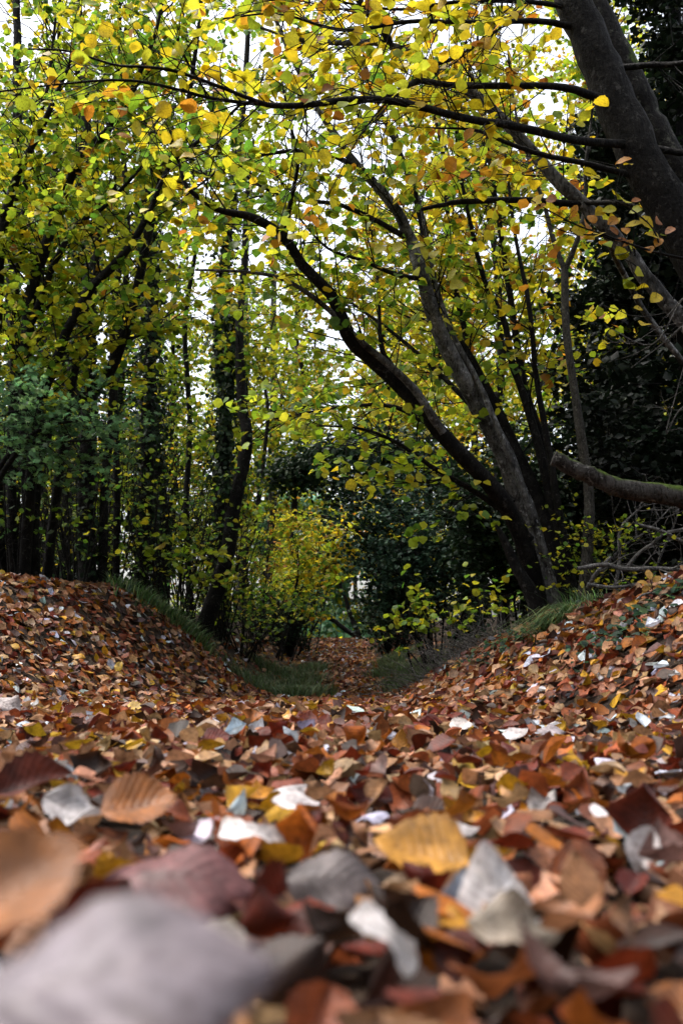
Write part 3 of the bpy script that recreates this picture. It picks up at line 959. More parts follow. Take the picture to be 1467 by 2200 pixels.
# ================================================================== E: upright ivy-clad trunks behind the left mound
ELAB = ['stout dark trunk at the edge of the wood behind the maple leaves', 'thin straight dark trunk between two stouter ones behind the mound',
        'dark upright trunk with fissured bark on top of the mound', 'stout black double-looking trunk standing on the crest of the leafy mound',
        'thin straight pole-like trunk beside the grassy end of the mound', 'ivy-clad trunk behind the grass tuft on the mound, nearer of the ivied pair',
        'ivy-sleeved trunk behind the grass tuft on the mound, farther of the ivied pair', 'very thin straight grey trunk between the ivied trunks and the bent trunk',
        'ivy-clad trunk standing close behind the bent trunk']
EP = [(10, 10.0, 46, .2, 600), (76, 11.2, 22, .1, 0), (145, 11.0, 28, .3, 500), (195, 10.0, 42, .35, 900), (255, 10.6, 17, 0, 0), (303, 11.0, 36, 1.0, 2600),
      (338, 12.0, 32, 1.0, 2800), (402, 12.5, 15, 0, 0), (474, 12.2, 30, .8, 2200)]
for k, (px, d, w, iv, ni) in enumerate(EP):
    b = at_ground(px, d)
    T = Tree('ivy_trunk_tree' if iv > .5 else 'upright_tree', ELAB[k], 'tree', b)
    r = w * d / F * .5
    lean = rng.normal(0, .35, 2)
    hgt = rng.uniform(7.5, 9.5)
    pts = [b + np.array([lean[0] * t * t + rng.normal(0, .05), lean[1] * t * t + rng.normal(0, .05), hgt * t]) for t in np.linspace(0, 1, 8)]
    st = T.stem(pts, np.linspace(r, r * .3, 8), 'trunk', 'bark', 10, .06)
    if k == 3:
        p2 = [q_ + np.array([.13 + .05 * i, .02, -.02]) for i, q_ in enumerate(pts)]
        p2[0][2] = gz(p2[0][0], p2[0][1]) - .05
        T.stem(p2, np.linspace(r * .5, r * .15, 8), 'trunk', 'bark', 8, .06)
    if ni:
        T.ivy(*st, ni, 0, .55 + .15 * iv, .10 + .22 * iv)
    T.grow(*st, 26, 1.4, PAL_LIME if k % 2 else PAL_HAZEL, .38, twig=.16, leafy=.85, lsize=(.06, .095), lsp=.06)
    T.grow(*st, 9, .9, PAL_GREEN, .1, twig=.14, leafy=.7, lsize=(.05, .08))
    T.finish(T4R, singles=40)

Ft = Tree('bent_tree', 'dark trunk bending right then upright at the left edge of the path', 'tree', at_ground(430, 11.0))
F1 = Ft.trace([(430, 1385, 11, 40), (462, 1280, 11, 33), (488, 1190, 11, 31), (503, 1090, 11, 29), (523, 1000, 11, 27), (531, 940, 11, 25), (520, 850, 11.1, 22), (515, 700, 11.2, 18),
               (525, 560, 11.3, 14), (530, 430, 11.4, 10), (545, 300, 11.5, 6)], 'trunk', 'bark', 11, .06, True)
F2 = Ft.trace([(500, 1120, 11, 16), (480, 1000, 11.2, 14), (490, 880, 11.4, 12), (500, 760, 11.5, 9), (480, 620, 11.6, 6)], 'limb', 'bark', 7)
Ft.ivy(F2[0], F2[1], 1500, .1, .9, .28)
Ft.grow(*F1, 34, 1.2, PAL_LIME, .35, twig=.14, lsize=(.06, .09))
Ft.grow(*F2, 14, 1.0, PAL_LIME, .3, lsize=(.06, .09))
Ft.finish(T4R, singles=80)


# ================================================================== shrubs and thickets
def shrub(name, label, px, d, hgt, spread, n_stems, pal, tmpl, mat='canopy', leaves=24, lsize=(.05, .08), twig=.13, lsp=.055, bark='bark', singles=0, up=.06, stemr=.012, group=None, t0=.25, leafy=1.0, blen=.5):
    b = at_ground(px, d)
    T = Tree(name, label, 'shrub', b, group)
    for k in range(n_stems):
        a = rng.uniform(0, 2 * math.pi)
        o = rng.uniform(0, .25) * spread
        p0 = b + np.array([math.cos(a) * o, math.sin(a) * o, 0])
        p0[2] = gz(p0[0], p0[1]) - .04
        h = hgt * rng.uniform(.65, 1.05)
        e = p0 + np.array([math.cos(a) * spread * rng.uniform(.3, 1), math.sin(a) * spread * rng.uniform(.3, 1), h])
        m = p0 * .5 + e * .5 + np.array([rng.normal(0, .1), rng.normal(0, .1), h * .12])
        st = T.stem([p0, m, e], [stemr, stemr * .7, stemr * .25], 'stem', bark, 6, .03, n=9)
        T.grow(*st, leaves, blen * max(.5, spread * .8), pal, t0, twig=twig, lsp=lsp, lsize=lsize, up=up, leafy=leafy, tseg=2)
    return T.finish(tmpl, mat, bark, singles)


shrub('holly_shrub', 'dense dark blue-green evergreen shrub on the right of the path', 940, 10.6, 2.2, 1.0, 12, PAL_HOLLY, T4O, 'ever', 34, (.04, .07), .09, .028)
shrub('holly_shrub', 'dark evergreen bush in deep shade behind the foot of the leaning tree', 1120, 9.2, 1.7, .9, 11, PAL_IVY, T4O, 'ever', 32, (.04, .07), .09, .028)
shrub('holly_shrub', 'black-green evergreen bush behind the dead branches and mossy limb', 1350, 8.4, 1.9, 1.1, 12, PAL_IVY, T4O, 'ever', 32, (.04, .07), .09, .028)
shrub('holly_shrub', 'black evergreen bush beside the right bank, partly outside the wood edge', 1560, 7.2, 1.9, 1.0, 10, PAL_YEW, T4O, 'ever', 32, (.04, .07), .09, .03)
shrub('hazel_sapling', 'low yellow-green hazel sapling over the dead twigs on the right', 950, 8.7, .75, .6, 5, PAL_LIME, T8R, 'canopy', 6, (.05, .08), .13, .07, singles=90, stemr=.008, t0=.5)
shrub('young_hazel', 'yellow-green young hazel at the left end of the leaf tunnel', 590, 14.0, 2.1, 1.0, 7, PAL_HAZEL, T4R, 'canopy', 18, (.055, .085), .13, .055, singles=30)
shrub('low_sapling', 'small sapling with pale drooping leaves before the bent trunk', 415, 9.8, .95, .4, 4, PAL_LIME, T8R, 'canopy', 5, (.06, .1), .16, .09, singles=40, stemr=.007, t0=.5)
shrub('thorn_thicket', 'dark tangled thicket on the left of the tunnel mouth', 618, 15.5, 1.1, .55, 26, PAL_IVY, T4O, 'ever', 9, (.04, .06), .12, .05, stemr=.02, t0=.1)
shrub('thorn_thicket', 'dark twiggy bush at the foot of the bent trunk', 520, 11.8, .9, .7, 16, PAL_GREEN, T4R, 'canopy', 8, (.04, .07), .13, .06, stemr=.009, leafy=.5)
shrub('thorn_thicket', 'dark undergrowth at the right of the tunnel mouth', 840, 14.5, 1.0, .6, 20, PAL_IVY, T4O, 'ever', 9, (.04, .06), .12, .05, stemr=.016, t0=.1)
shrub('golden_shrub', 'golden yellow beech sapling over the far end of the path', 655, 17.0, 2.2, 1.1, 8, PAL_YELLOW, T4R, 'canopy', 16, (.06, .09), .14, .06, t0=.55)
shrub('bramble_bush', 'small bright leaved bramble among dead branches on the right bank', 1330, 6.6, .75, .5, 8, PAL_LIME, T4R, 'canopy', 7, (.025, .04), .1, .05, stemr=.004, leafy=.7)

UL = ['tangled thin-stemmed undergrowth behind the maple leaves', 'twiggy hazel undergrowth between the outer dark trunks', 'twiggy undergrowth before the stout black trunk',
      'leafy undergrowth between the stout trunk and the thin pole', 'green undergrowth round the feet of the ivied trunks', 'thin-stemmed undergrowth behind the grass tuft on the mound',
      'yellowing undergrowth between the ivied trunks and the bent trunk', 'straggly sapling leaning beside the bent trunk', 'low leafy undergrowth behind the bent trunk',
      'yellow-green undergrowth deep between the left trunks', 'pale green undergrowth far behind the thin grey trunk']
for k, (px_, d_, h_, pal_) in enumerate(((25, 8.75, 1.7, PAL_GREEN), (100, 10.4, 2.4, PAL_LIME), (170, 9.6, 1.9, PAL_GREEN), (230, 10.9, 2.4, PAL_LIME), (320, 10.6, 2.0, PAL_GREEN), (375, 10.2, 1.6, PAL_GREEN),
                                         (400, 13.2, 2.8, PAL_HAZEL), (465, 11.4, 2.0, PAL_LIME), (545, 13.0, 2.0, PAL_LIME), (200, 13.5, 3.0, PAL_HAZEL), (330, 14.5, 3.2, PAL_LIME))):
    shrub('thin_shrub', UL[k], px_, d_, h_, .55, 13, pal_, T4R, 'canopy', 9, (.04, .07), .12, .07, stemr=.009, leafy=.38, group='undergrowth among the left trunks', t0=.2, blen=.8)

Gb = Tree('golden_beech', 'golden beech bough arching across the path beyond the ivy mass', 'tree', at_ground(832, 17.0))
for tr in ([(832, 1385, 17, 18), (828, 1270, 17, 15), (800, 1170, 17, 12), (730, 1120, 17, 9), (640, 1100, 17, 5)], [(825, 1260, 17, 11), (770, 1200, 17.4, 9), (710, 1190, 17.6, 6), (640, 1200, 17.8, 4)]):
    st = Gb.trace(tr, 'trunk', 'bark', 8, .05, tr[0][1] > 1300)
    Gb.grow(*st, 34, .95, PAL_YELLOW, .35, twig=.14, lsize=(.06, .09), lsp=.05)
Gb.finish(T4R)

# ivy-laden arching mass in the middle of the tunnel
G = Tree('ivy_arch_tree', 'black-green ivy mass arching over the path in mid tunnel', 'tree', at_ground(1010, 13.0))
G1 = G.trace([(1010, 1330, 13, 40), (1000, 1150, 13, 34), (960, 1030, 13, 30), (880, 980, 13, 27), (780, 965, 13, 24), (690, 985, 13, 20), (610, 1030, 13, 12)], 'trunk', 'bark', 9, .06, True)
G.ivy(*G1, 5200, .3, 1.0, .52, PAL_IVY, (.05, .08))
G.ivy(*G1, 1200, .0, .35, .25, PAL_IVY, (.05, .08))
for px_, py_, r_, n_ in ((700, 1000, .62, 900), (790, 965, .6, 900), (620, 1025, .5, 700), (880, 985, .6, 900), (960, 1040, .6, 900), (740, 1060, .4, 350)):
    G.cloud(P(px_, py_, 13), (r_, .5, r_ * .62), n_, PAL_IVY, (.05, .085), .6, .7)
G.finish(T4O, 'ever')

# black evergreen at the right
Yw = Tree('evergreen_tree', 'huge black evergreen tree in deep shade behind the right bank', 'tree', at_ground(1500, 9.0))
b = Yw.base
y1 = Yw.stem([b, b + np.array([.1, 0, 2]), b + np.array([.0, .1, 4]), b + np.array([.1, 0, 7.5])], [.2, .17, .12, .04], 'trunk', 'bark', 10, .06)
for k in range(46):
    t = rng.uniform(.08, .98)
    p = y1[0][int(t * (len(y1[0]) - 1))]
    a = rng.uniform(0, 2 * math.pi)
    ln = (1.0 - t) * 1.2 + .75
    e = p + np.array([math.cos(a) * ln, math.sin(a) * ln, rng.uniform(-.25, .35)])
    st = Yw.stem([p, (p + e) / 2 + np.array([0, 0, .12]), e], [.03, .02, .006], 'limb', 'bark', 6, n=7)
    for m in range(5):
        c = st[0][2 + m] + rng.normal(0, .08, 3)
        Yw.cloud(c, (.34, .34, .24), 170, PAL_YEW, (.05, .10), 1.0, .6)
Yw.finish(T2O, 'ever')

for px_, d_, h_, lab_ in ((1700, 7.6, 6.5, 'second black evergreen standing behind the thick leaning tree'), (1400, 11.5, 5.5, 'black evergreen behind the huge one, closing the gap to the pale sapling')):
    Y2 = Tree('evergreen_tree', lab_, 'tree', at_ground(px_, d_))
    b = Y2.base
    y2 = Y2.stem([b, b + np.array([.1, 0, h_ * .5]), b + np.array([0, .1, h_])], [.18, .12, .04], 'trunk', 'bark', 9, .06)
    for k in range(34):
        t = rng.uniform(.05, .98)
        p = y2[0][int(t * (len(y2[0]) - 1))]
        a = rng.uniform(0, 2 * math.pi)
        ln = (1.0 - t) * 1.0 + .6
        e = p + np.array([math.cos(a) * ln, math.sin(a) * ln, rng.uniform(-.25, .35)])
        st = Y2.stem([p, (p + e) / 2 + np.array([0, 0, .1]), e], [.03, .02, .006], 'limb', 'bark', 5, n=6)
        for m in range(4):
            Y2.cloud(st[0][2 + m] + rng.normal(0, .08, 3), (.36, .36, .26), 110, PAL_YEW, (.06, .11), 1.0, .6)
    Y2.finish(T2O, 'ever')

# ================================================================== background trees
BG = [  # x, y, height, crown radius, palette, crown start, label
    (-6.6, 13.0, 9.0, 2.2, PAL_HAZEL, .15, 'yellow-green tree in the wood beyond the outer left trunks'),
    (-4.6, 15.0, 8.5, 2.0, PAL_LIME, .12, 'leafy lime-green tree behind the ivied trunks'),
    (-2.9, 16.5, 6.2, 1.7, PAL_LIME, .10, 'green tree behind the bent trunk on the left of the tunnel'),
    (-7.2, 19.0, 10.5, 2.4, PAL_GREEN, .12, 'tall green tree deep in the wood on the left'),
    (-4.2, 21.0, 8.5, 2.3, PAL_HAZEL, .08, 'yellowing tree deep in the wood behind the left trunks'),
    (-1.9, 20.5, 6.8, 1.6, PAL_HAZEL, .12, 'low yellow-green tree flanking the far left of the path'),
    (3.6, 12.0, 8.0, 2.0, PAL_LIME, .12, 'bright lime tree behind the leaning tree and the pale sapling'),
    (2.4, 14.5, 8.5, 2.0, PAL_HAZEL, .2, 'yellow-green tree behind the leaning trunks'),
    (1.3, 18.0, 7.0, 1.8, PAL_YELLOW, .3, 'golden tree over the right side of the tunnel'),
    (4.6, 17.0, 10.5, 2.5, PAL_YELLOW, .12, 'tall golden tree seen between leaning tree and black evergreen'),
    (2.9, 20.5, 10.0, 2.6, PAL_YELLOW, .1, 'tall yellow tree far behind the leaning trunks'),
    (7.6, 15.5, 10.0, 2.4, PAL_LIME, .1, 'green tree behind the black evergreen'),
    (6.6, 22.0, 12.0, 2.8, PAL_YELLOW, .1, 'tallest yellow tree behind the black evergreen'),
    (1.0, 27.0, 8.0, 2.6, PAL_GREEN, .3, 'far green tree rising above the tunnel mouth'),
    (2.0, 29.0, 10.5, 2.8, PAL_HAZEL, .12, 'far yellow-green tree to the right of the tunnel mouth'),
    (-3.6, 28.0, 9.0, 2.8, PAL_HAZEL, .1, 'far yellow-green tree to the left of the tunnel mouth'),
    (-2.7, 24.0, 9.0, 1.7, PAL_LIME, .12, 'slim lime-green tree in the sky gap beyond the bent trunk'),
    (-1.3, 30.0, 9.5, 2.0, PAL_HAZEL, .25, 'slim far tree in the sky gap over the tunnel mouth'),
    (1.25, 23.0, 10.5, 2.0, PAL_YELLOW, .3, 'golden tree rising above the far end of the path'),
    (-1.1, 22.0, 8.5, 1.7, PAL_HAZEL, .33, 'yellow-green tree rising above the left of the far path'),
    (-8.0, 28.0, 13.0, 3.2, PAL_LIME, .1, 'far tall lime-green tree beyond the left of the wood'),
    (-11.0, 22.0, 13.0, 3.0, PAL_HAZEL, .1, 'far tall yellow-green tree at the outer left of the wood'),
]
for x, y, h, cr, pal, cs, lab in BG:
    b = np.array([x, y, gz(x, y) - .05])
    T = Tree('woodland_tree', lab, 'tree', b, 'trees standing back in the wood')
    ln = rng.normal(0, .4, 2)
    pts = [b + np.array([ln[0] * t + rng.normal(0, .08), ln[1] * t + rng.normal(0, .08), h * t]) for t in np.linspace(0, 1, 7)]
    st = T.stem(pts, np.linspace(.02 * h * .6, .02, 7), 'trunk', 'bark', 8, .06)
    nb = int(h * 9)
    T.grow(*st, nb, cr, pal, cs, twig=.17, tl=(.25, .65), lsp=.03, lsize=(.065, .10), leafy=1, ltilt=.9, flat=.4, ang=(.7, 1.35), up=.05, tw_r=.004, tseg=2)
    T.finish(T2R, singles=0)

# the wood closes in all round: far belt ahead, and unseen trees added behind the camera
def wood_mass(name, label, lumps, size, mat='canopy', trunks=()):
    P0, Nn, Ax, Sz, Cl = [], [], [], [], []
    for c, rad, n, pal in lumps:
        d = rng.normal(0, 1, (n, 3))
        d /= np.linalg.norm(d, axis=1)[:, None]
        rr = rng.uniform(0, 1, n) ** .45
        lump = 1 + .25 * np.sin(d[:, 0] * 5 + c[0] * 3) * np.cos(d[:, 2] * 6 + c[1]) + .18 * np.sin(d[:, 1] * 9 + c[2] * 5)
        P0.append(np.asarray(c) + d * (rr * lump)[:, None] * np.asarray(rad))
        Nn.append(np.array([0, 0, .7]) + rng.normal(0, .7, (n, 3)))
        Ax.append(rng.normal(0, 1, (n, 3)))
        Sz.append(rng.uniform(*size, n))
        w = np.array([q_[0] for q_ in pal]) * np.exp(rng.normal(0, .5, len(pal)))
        Cl.append(pick_cols(pal, n, .22, w))
    p = np.vstack(P0)
    k = p[:, 2] > ground(p[:, 0], p[:, 1])
    o = joined_leaves(name, T2R, p[k], frames(np.vstack(Nn), np.vstack(Ax))[k], np.concatenate(Sz)[k], np.vstack(Cl)[k], M[mat])
    tag(o, label, 'wood', kind='stuff')
    if trunks:
        t = Tubes()
        for x, y, h, r in trunks:
            b = np.array([x, y, gz(x, y) - .1])
            t.add(spline([b, b + np.array([rng.normal(0, .3), rng.normal(0, .2), h * .5]), b + np.array([rng.normal(0, .6), rng.normal(0, .4), h])], 8), np.linspace(r, r * .3, 8), 7)
        o2 = t.build('trunk_mass', M['bark'], o)
        o2['kind'] = 'stuff'
    return o


lm, tk = [], []
for k in range(150):
    x = rng.uniform(-22, 22)
    y = rng.uniform(30, 42)
    top = np.interp(x / y, [-.6, -.32, -.22, -.12, -.04, .03, .1, .3, .6], [13, 11, 8.5, 6.5, 6, 9, 13, 15, 15])
    z = rng.uniform(0, 1) ** 1.2 * top - 1
    pal = [PAL_HAZEL, PAL_LIME, PAL_YELLOW, PAL_GREEN][int(rng.choice(4, p=[.3, .25, .3, .15] if x > 0 else [.3, .35, .1, .25]))]
    if abs(x / y + .01) < .035 and z < 2.5:
        pal = [(.5, (.12, .26, .14)), (.3, (.2, .34, .2)), (.2, YGR)]
    lm.append(((x, y, z), (2.0, 1.6, 1.3), 390, pal))
for k in range(34):
    lm.append(((rng.uniform(-2.2, 1.6), rng.uniform(26, 30), rng.uniform(-.6, 4.6)), (.75, .6, .55), 240, [(.4, (.10, .24, .12)), (.35, (.2, .36, .22)), (.15, YGR), (.1, YEL)]))
for k in range(26):
    tk.append((rng.uniform(-20, 20), rng.uniform(28, 38), rng.uniform(9, 13), rng.uniform(.08, .16)))
wood_mass('far_wood', 'belt of yellow and green trees closing the view behind the path', lm, (.12, .2), 'canopy', tk)

lm, tk = [], []  # trees out of view around the camera, added to block low sidelong light
for k in range(95):
    a = rng.uniform(R(78), R(282))
    r = rng.uniform(5.0, 9.5)
    x, y = r * math.sin(a), r * math.cos(a)
    z = rng.uniform(.6, 7.0)
    lm.append(((x, y, z), (1.3, 1.3, .9), 230, [PAL_HAZEL, PAL_GREEN, PAL_IVY][int(rng.integers(0, 3))]))
for k in range(24):
    a = rng.uniform(R(80), R(280))
    r = rng.uniform(5.5, 9)
    tk.append((r * math.sin(a), r * math.cos(a), rng.uniform(6, 8), rng.uniform(.08, .2)))
wood_mass('unseen_wood', 'unseen trees added round the near lane to block low light', lm, (.11, .18), 'canopy', tk)

# bare far poles against the sky
for x, y, h, lab in ((-2.55, 25, 13, 'bare grey pole-like tree against the sky gap, left of the bent trunk line'), (-1.75, 24, 12, 'bare grey pole-like tree against the sky gap above the bent trunk'),
                     (-1.6, 33, 16, 'bare far pole-like tree above the middle of the tunnel'), (-6.3, 24, 14, 'bare far pole-like tree against the sky on the left')):
    b = np.array([x, y, gz(x, y) - .05])
    T = Tree('bare_tree', lab, 'tree', b, 'bare poles against the sky')
    st = T.stem([b, b + np.array([.1, 0, h * .4]), b + np.array([.05, 0, h * .75]), b + np.array([.25, 0, h])], [.14, .11, .07, .02], 'trunk', 'bark_grey', 8, .05)
    T.grow(*st, 20, 1.4, PAL_HAZEL, .35, twig=.3, leafy=.25, lsize=(.07, .1), up=.2)
    T.finish(T4R)

# dark spruces between the left trees
for x, y, h, lab in ((-4.9, 18.0, 9.0, 'dark conifer spire behind the hazel clump on the left'), (-3.9, 17.0, 6.0, 'shorter dark conifer behind the ivied trunks')):
    b = np.array([x, y, gz(x, y) - .05])
    T = Tree('conifer', lab, 'tree', b)
    st = T.stem([b, b + np.array([0, 0, h * .5]), b + np.array([.1, 0, h])], [.13, .09, .02], 'trunk', 'bark', 8, .05)
    for k in range(60):
        t = rng.uniform(.12, .98)
        a = rng.uniform(0, 6.283)
        ln = (1 - t) * .9 + .12
        p = b + np.array([0, 0, h * t])
        T.cloud(p + np.array([math.cos(a) * ln * .6, math.sin(a) * ln * .6, -.12 * ln]), (ln * .5, ln * .5, .14), 70, PAL_IVY, (.05, .09), 1, .5, droop=.8)
    T.finish(T4O, 'ever')

# trunks leaning across the bright tunnel mouth
for tr, lab in (([(768, 1360, 22.5, 12), (752, 1320, 22.5, 9), (742, 1285, 22.5, 8), (732, 1262, 22.5, 7), (715, 1180, 22.5, 5)], 'thin dark trunk leaning at the bright far end of the path'),
                ([(775, 1375, 24.5, 11), (738, 1350, 24.5, 10), (715, 1332, 24.5, 9), (690, 1323, 24.5, 8), (650, 1316, 24.5, 6)], 'dark bough lying slantwise across the bright far end of the path')):
    T = Tree('leaning_pole', lab, 'tree', at_ground(tr[0][0], tr[0][2]))
    st = T.trace(tr, 'trunk', 'bark', 8, .04, True)
    T.grow(*st, 5, .8, PAL_GREEN, .4, lsize=(.07, .1))
    T.finish(T4R)

print('leaves done')


# ================================================================== grass clumps, ground ivy, dead wood
def grass(label, spots, n, hgt, pal, lean=(0, 0), name='grass_clump', droop=.38):
    """spots: photo x, distance, spread in metres"""
    V, Fq, Cc = [], [], []
    off = 0
    b = at_ground(spots[0][0], spots[0][1]) + np.array([0, 0, .04])
    for px, d, sp in spots:
        x0 = (px - 733.5) / F * d
        xs = x0 + rng.normal(0, sp * .5, n)
        ys = d + rng.normal(0, sp * .5, n)
        zs = ground(xs, ys) - .02
        h = hgt * rng.uniform(.45, 1.1, n)
        a = rng.uniform(0, 2 * math.pi, n)
        dx = np.cos(a) * .55 + lean[0] + (xs - x0) / sp * .4
        dy = np.sin(a) * .55 + lean[1]
        w = rng.uniform(.002, .0042, n) * (1.0 if d < 7 else 1.5)
        col = pick_cols(pal, n, .25)
        wx, wy = -np.sin(a) * w, np.cos(a) * w
        k = 5
        ring = []
        for j in range(k):
            t = j / (k - 1)
            out = t ** 1.8 * .75
            zz = zs + h * (t - droop * t ** 2.6)
            cx = xs + dx * h * out
            cyy = ys + dy * h * out
            ww = 1 - t ** 2 * .95
            ring += [np.stack([cx - wx * ww, cyy - wy * ww, zz], -1), np.stack([cx + wx * ww, cyy + wy * ww, zz], -1)]
        v = np.stack(ring, 1)
        V.append(v.reshape(-1, 3))
        i = off + np.arange(n)[:, None] * (2 * k)
        for j in range(k - 1):
            Fq.append(np.concatenate([i + 2 * j, i + 2 * j + 1, i + 2 * j + 3, i + 2 * j + 2], 1))
        Cc.append(np.repeat(col, 2 * k, 0))
        off += n * 2 * k
    o = link(name, make_mesh(name, np.vstack(V) - b, [np.vstack(Fq)], M['grass'], np.vstack(Cc)), None, b)
    return tag(o, label, 'grass', 'grass clumps on the banks')


PG = [(.5, (.06, .12, .03)), (.3, (.035, .08, .025)), (.2, (.14, .17, .06))]
PGD = [(.45, (.045, .08, .025)), (.3, (.07, .11, .04)), (.25, (.12, .13, .06))]
grass('long dark green grass tuft on the shoulder of the left mound', [(285, 8.6, .22), (330, 8.9, .25), (370, 9.1, .2), (410, 9.3, .2)], 420, .26, PG, (.25, -.1))
grass('dull grass fringe along the left verge of the path', [(640, 9.7, .25), (570, 10.0, .35), (675, 10.2, .16), (625, 10.9, .3), (660, 11.8, .2), (600, 12.2, .35), (670, 13.2, .2)], 800, .24, PGD, (0, -.2))
grass('dull green grass tuft on the right verge of the path', [(885, 9.8, .22), (930, 9.5, .25), (865, 10.8, .22), (900, 11.8, .3), (835, 12.4, .2), (850, 13.8, .25)], 800, .26, PGD, (-.1, -.25))
grass('long fine grass tuft hanging over the edge of the right bank', [(1205, 4.95, .08), (1180, 5.0, .08), (1235, 4.9, .08)], 150, .27, PG, (-.75, -.45), droop=.95)
grass('thin bright grass blades at the foot of the leaning tree', [(1235, 5.6, .14), (1270, 5.7, .12)], 70, .26, PG, (-.3, 0))
grass('short mossy grass at the outer left edge of the mound', [(5, 7.9, .15), (30, 8.1, .12)], 200, .1, PG)


def ground_ivy(label, spots, n, size, name='ground_ivy', pal=None):
    b = at_ground(spots[0][0], spots[0][1]) + np.array([0, 0, .04])
    T = Tree(name, label, 'plant', b)
    for px, d, sp in spots:
        x0 = (px - 733.5) / F * d
        xs = x0 + rng.normal(0, sp, n)
        ys = d + rng.normal(0, sp, n)
        p = np.stack([xs, ys, ground(xs, ys) + rng.uniform(.02, .075, n)], -1)
        T.pos.append(p)
        T.nrm.append(np.array([0, -.35, 1.0]) + rng.normal(0, .4, (n, 3)))
        T.ax.append(rng.normal(0, 1, (n, 3)))
        T.size.append(rng.uniform(*size, n))
        T.col.append(pick_cols(pal or [(.5, (.02, .06, .03)), (.3, (.04, .1, .05)), (.2, (.08, .16, .05))], n))
        for j in range(max(2, n // 12)):
            a = p[int(rng.integers(0, n))]
            c = p[int(rng.integers(0, n))]
            if np.linalg.norm(a - c) < .5:
                T.tw.add(spline([a - [0, 0, .01], (a + c) / 2 + rng.normal(0, .01, 3), c - [0, 0, .01]], 5), np.full(5, .0016), 3)
    T.finish(T8R, 'canopy', singles=60, twig_name='vine_mass')


ground_ivy('dark ivy trailing down the face of the right bank', [(1310, 3.75, .07), (1345, 3.7, .06), (1290, 3.9, .06)], 30, (.02, .04))
ground_ivy('ground ivy and small green weeds along the foot of the grass tuft', [(1060, 5.9, .12), (1010, 6.2, .12), (1120, 5.3, .1)], 40, (.02, .04), 'ground_weed')
ground_ivy('small bramble leaves on the crest of the right bank beside the dead branch', [(1395, 3.9, .05), (1450, 3.85, .06), (1210, 5.3, .08)], 16, (.03, .05), 'bramble_shoot')

# little upright seedling with amber leaves on the right bank
Sd = Tree('amber_seedling', 'small upright seedling with amber leaves on the crest of the right bank', 'plant', at_ground(1400, 4.05))
s0 = Sd.base
s1 = P(1394, 1236, 4.05)
ss = Sd.stem([s0, (s0 + s1) / 2 + np.array([.008, 0, 0]), s1], [.0022, .0018, .001], 'stem', 'bark', 5)
for px, py, sz, ax in ((1393, 1240, .05, (0, 0, 1)), (1386, 1252, .045, (-1, 0, .1)), (1405, 1248, .045, (.9, 0, .7)), (1392, 1262, .04, (-.8, 0, -.4)), (1408, 1262, .035, (1, 0, -.1)),
                       (1390, 1271, .036, (-.9, 0, -.5)), (1404, 1270, .036, (.8, 0, .2))):
    Sd.pos.append((P(px, py, 4.04) + np.array(ax) * .012)[None])
    Sd.nrm.append((np.array([0, -1, .5]) + rng.normal(0, .2, 3))[None])
    Sd.ax.append(np.array([ax], float))
    Sd.size.append(np.array([sz]))
    Sd.col.append(np.array([(.5, .3, .06)]))
Sd.finish(T8O, singles=10, single_mesh=SINGLE[3:])


def dead_branch(label, tr, mat='dead', nside=5, l=.3, foot=False):
    T = Tree('dead_branch', label, 'branch', P(*tr[0][:3]), 'dead branches on the right bank')
    st = T.trace(tr, 'branch_stem', mat, 7, .05, foot)
    if nside:
        T.grow(*st, nside, l, [(1, BRN)], .2, twig=.12, leafy=0, flat=1.0, up=0, tl=(.06, .2))
    T.finish(T4R, 'canopy', mat)


dead_branch('long level dead branch lying behind the right bank', [(1240, 1222, 6.0, 9), (1300, 1213, 6.0, 10), (1340, 1223, 6.0, 11), (1400, 1222, 6.0, 11), (1467, 1226, 6.0, 11), (1560, 1240, 6.0, 12)], nside=7)
dead_branch('thick dead stick propped against the pale sapling', [(1262, 1262, 6.2, 9), (1275, 1240, 6.1, 10), (1295, 1215, 6.1, 9), (1311, 1196, 6.1, 6)], nside=3)
dead_branch('forked dead branch rising behind the level dead branch', [(1345, 1220, 6.3, 8), (1370, 1190, 6.3, 8), (1400, 1168, 6.3, 7), (1430, 1145, 6.3, 7), (1480, 1135, 6.3, 6)], nside=6)
dead_branch('short dead stub hanging under the mossy limb', [(1368, 1127, 6.2, 7), (1400, 1135, 6.2, 8), (1428, 1145, 6.2, 9), (1475, 1170, 6.2, 9)], nside=2)
dead_branch('upright dead stake among the dead branches', [(1322, 1275, 6.4, 9), (1330, 1200, 6.4, 8), (1333, 1135, 6.4, 6), (1385, 1082, 6.4, 3)], nside=4, foot=True)
dead_branch('low dead branch sunk in shade behind the crest of the right bank', [(1260, 1255, 5.9, 8), (1310, 1262, 5.9, 8), (1360, 1258, 5.9, 7), (1420, 1262, 5.9, 6)], nside=6)
dead_branch('bowed dead stick lying on the leaves of the right bank crest', [(1366, 1289, 4.0, 4), (1380, 1278, 4.0, 5), (1398, 1275, 4.0, 5), (1420, 1278, 4.0, 4)], nside=0)
for i, (a, c, e) in enumerate((((1467, 700), (1420, 740), (1355, 790)), ((1467, 640), (1400, 740), (1300, 700)), ((1460, 880), (1430, 930), (1467, 790)))):
    dead_branch(('pale bare twig across the black evergreen', 'thin bare twig with side shoots before the black evergreen', 'crooked pale bare twig above the mossy limb')[i],
                [(a[0] + 60, a[1] - 40, 5.0, 5), (*a, 5.0, 4), (*c, 5.0, 3), (*e, 5.0, 2)], 'dead', 5, .25)

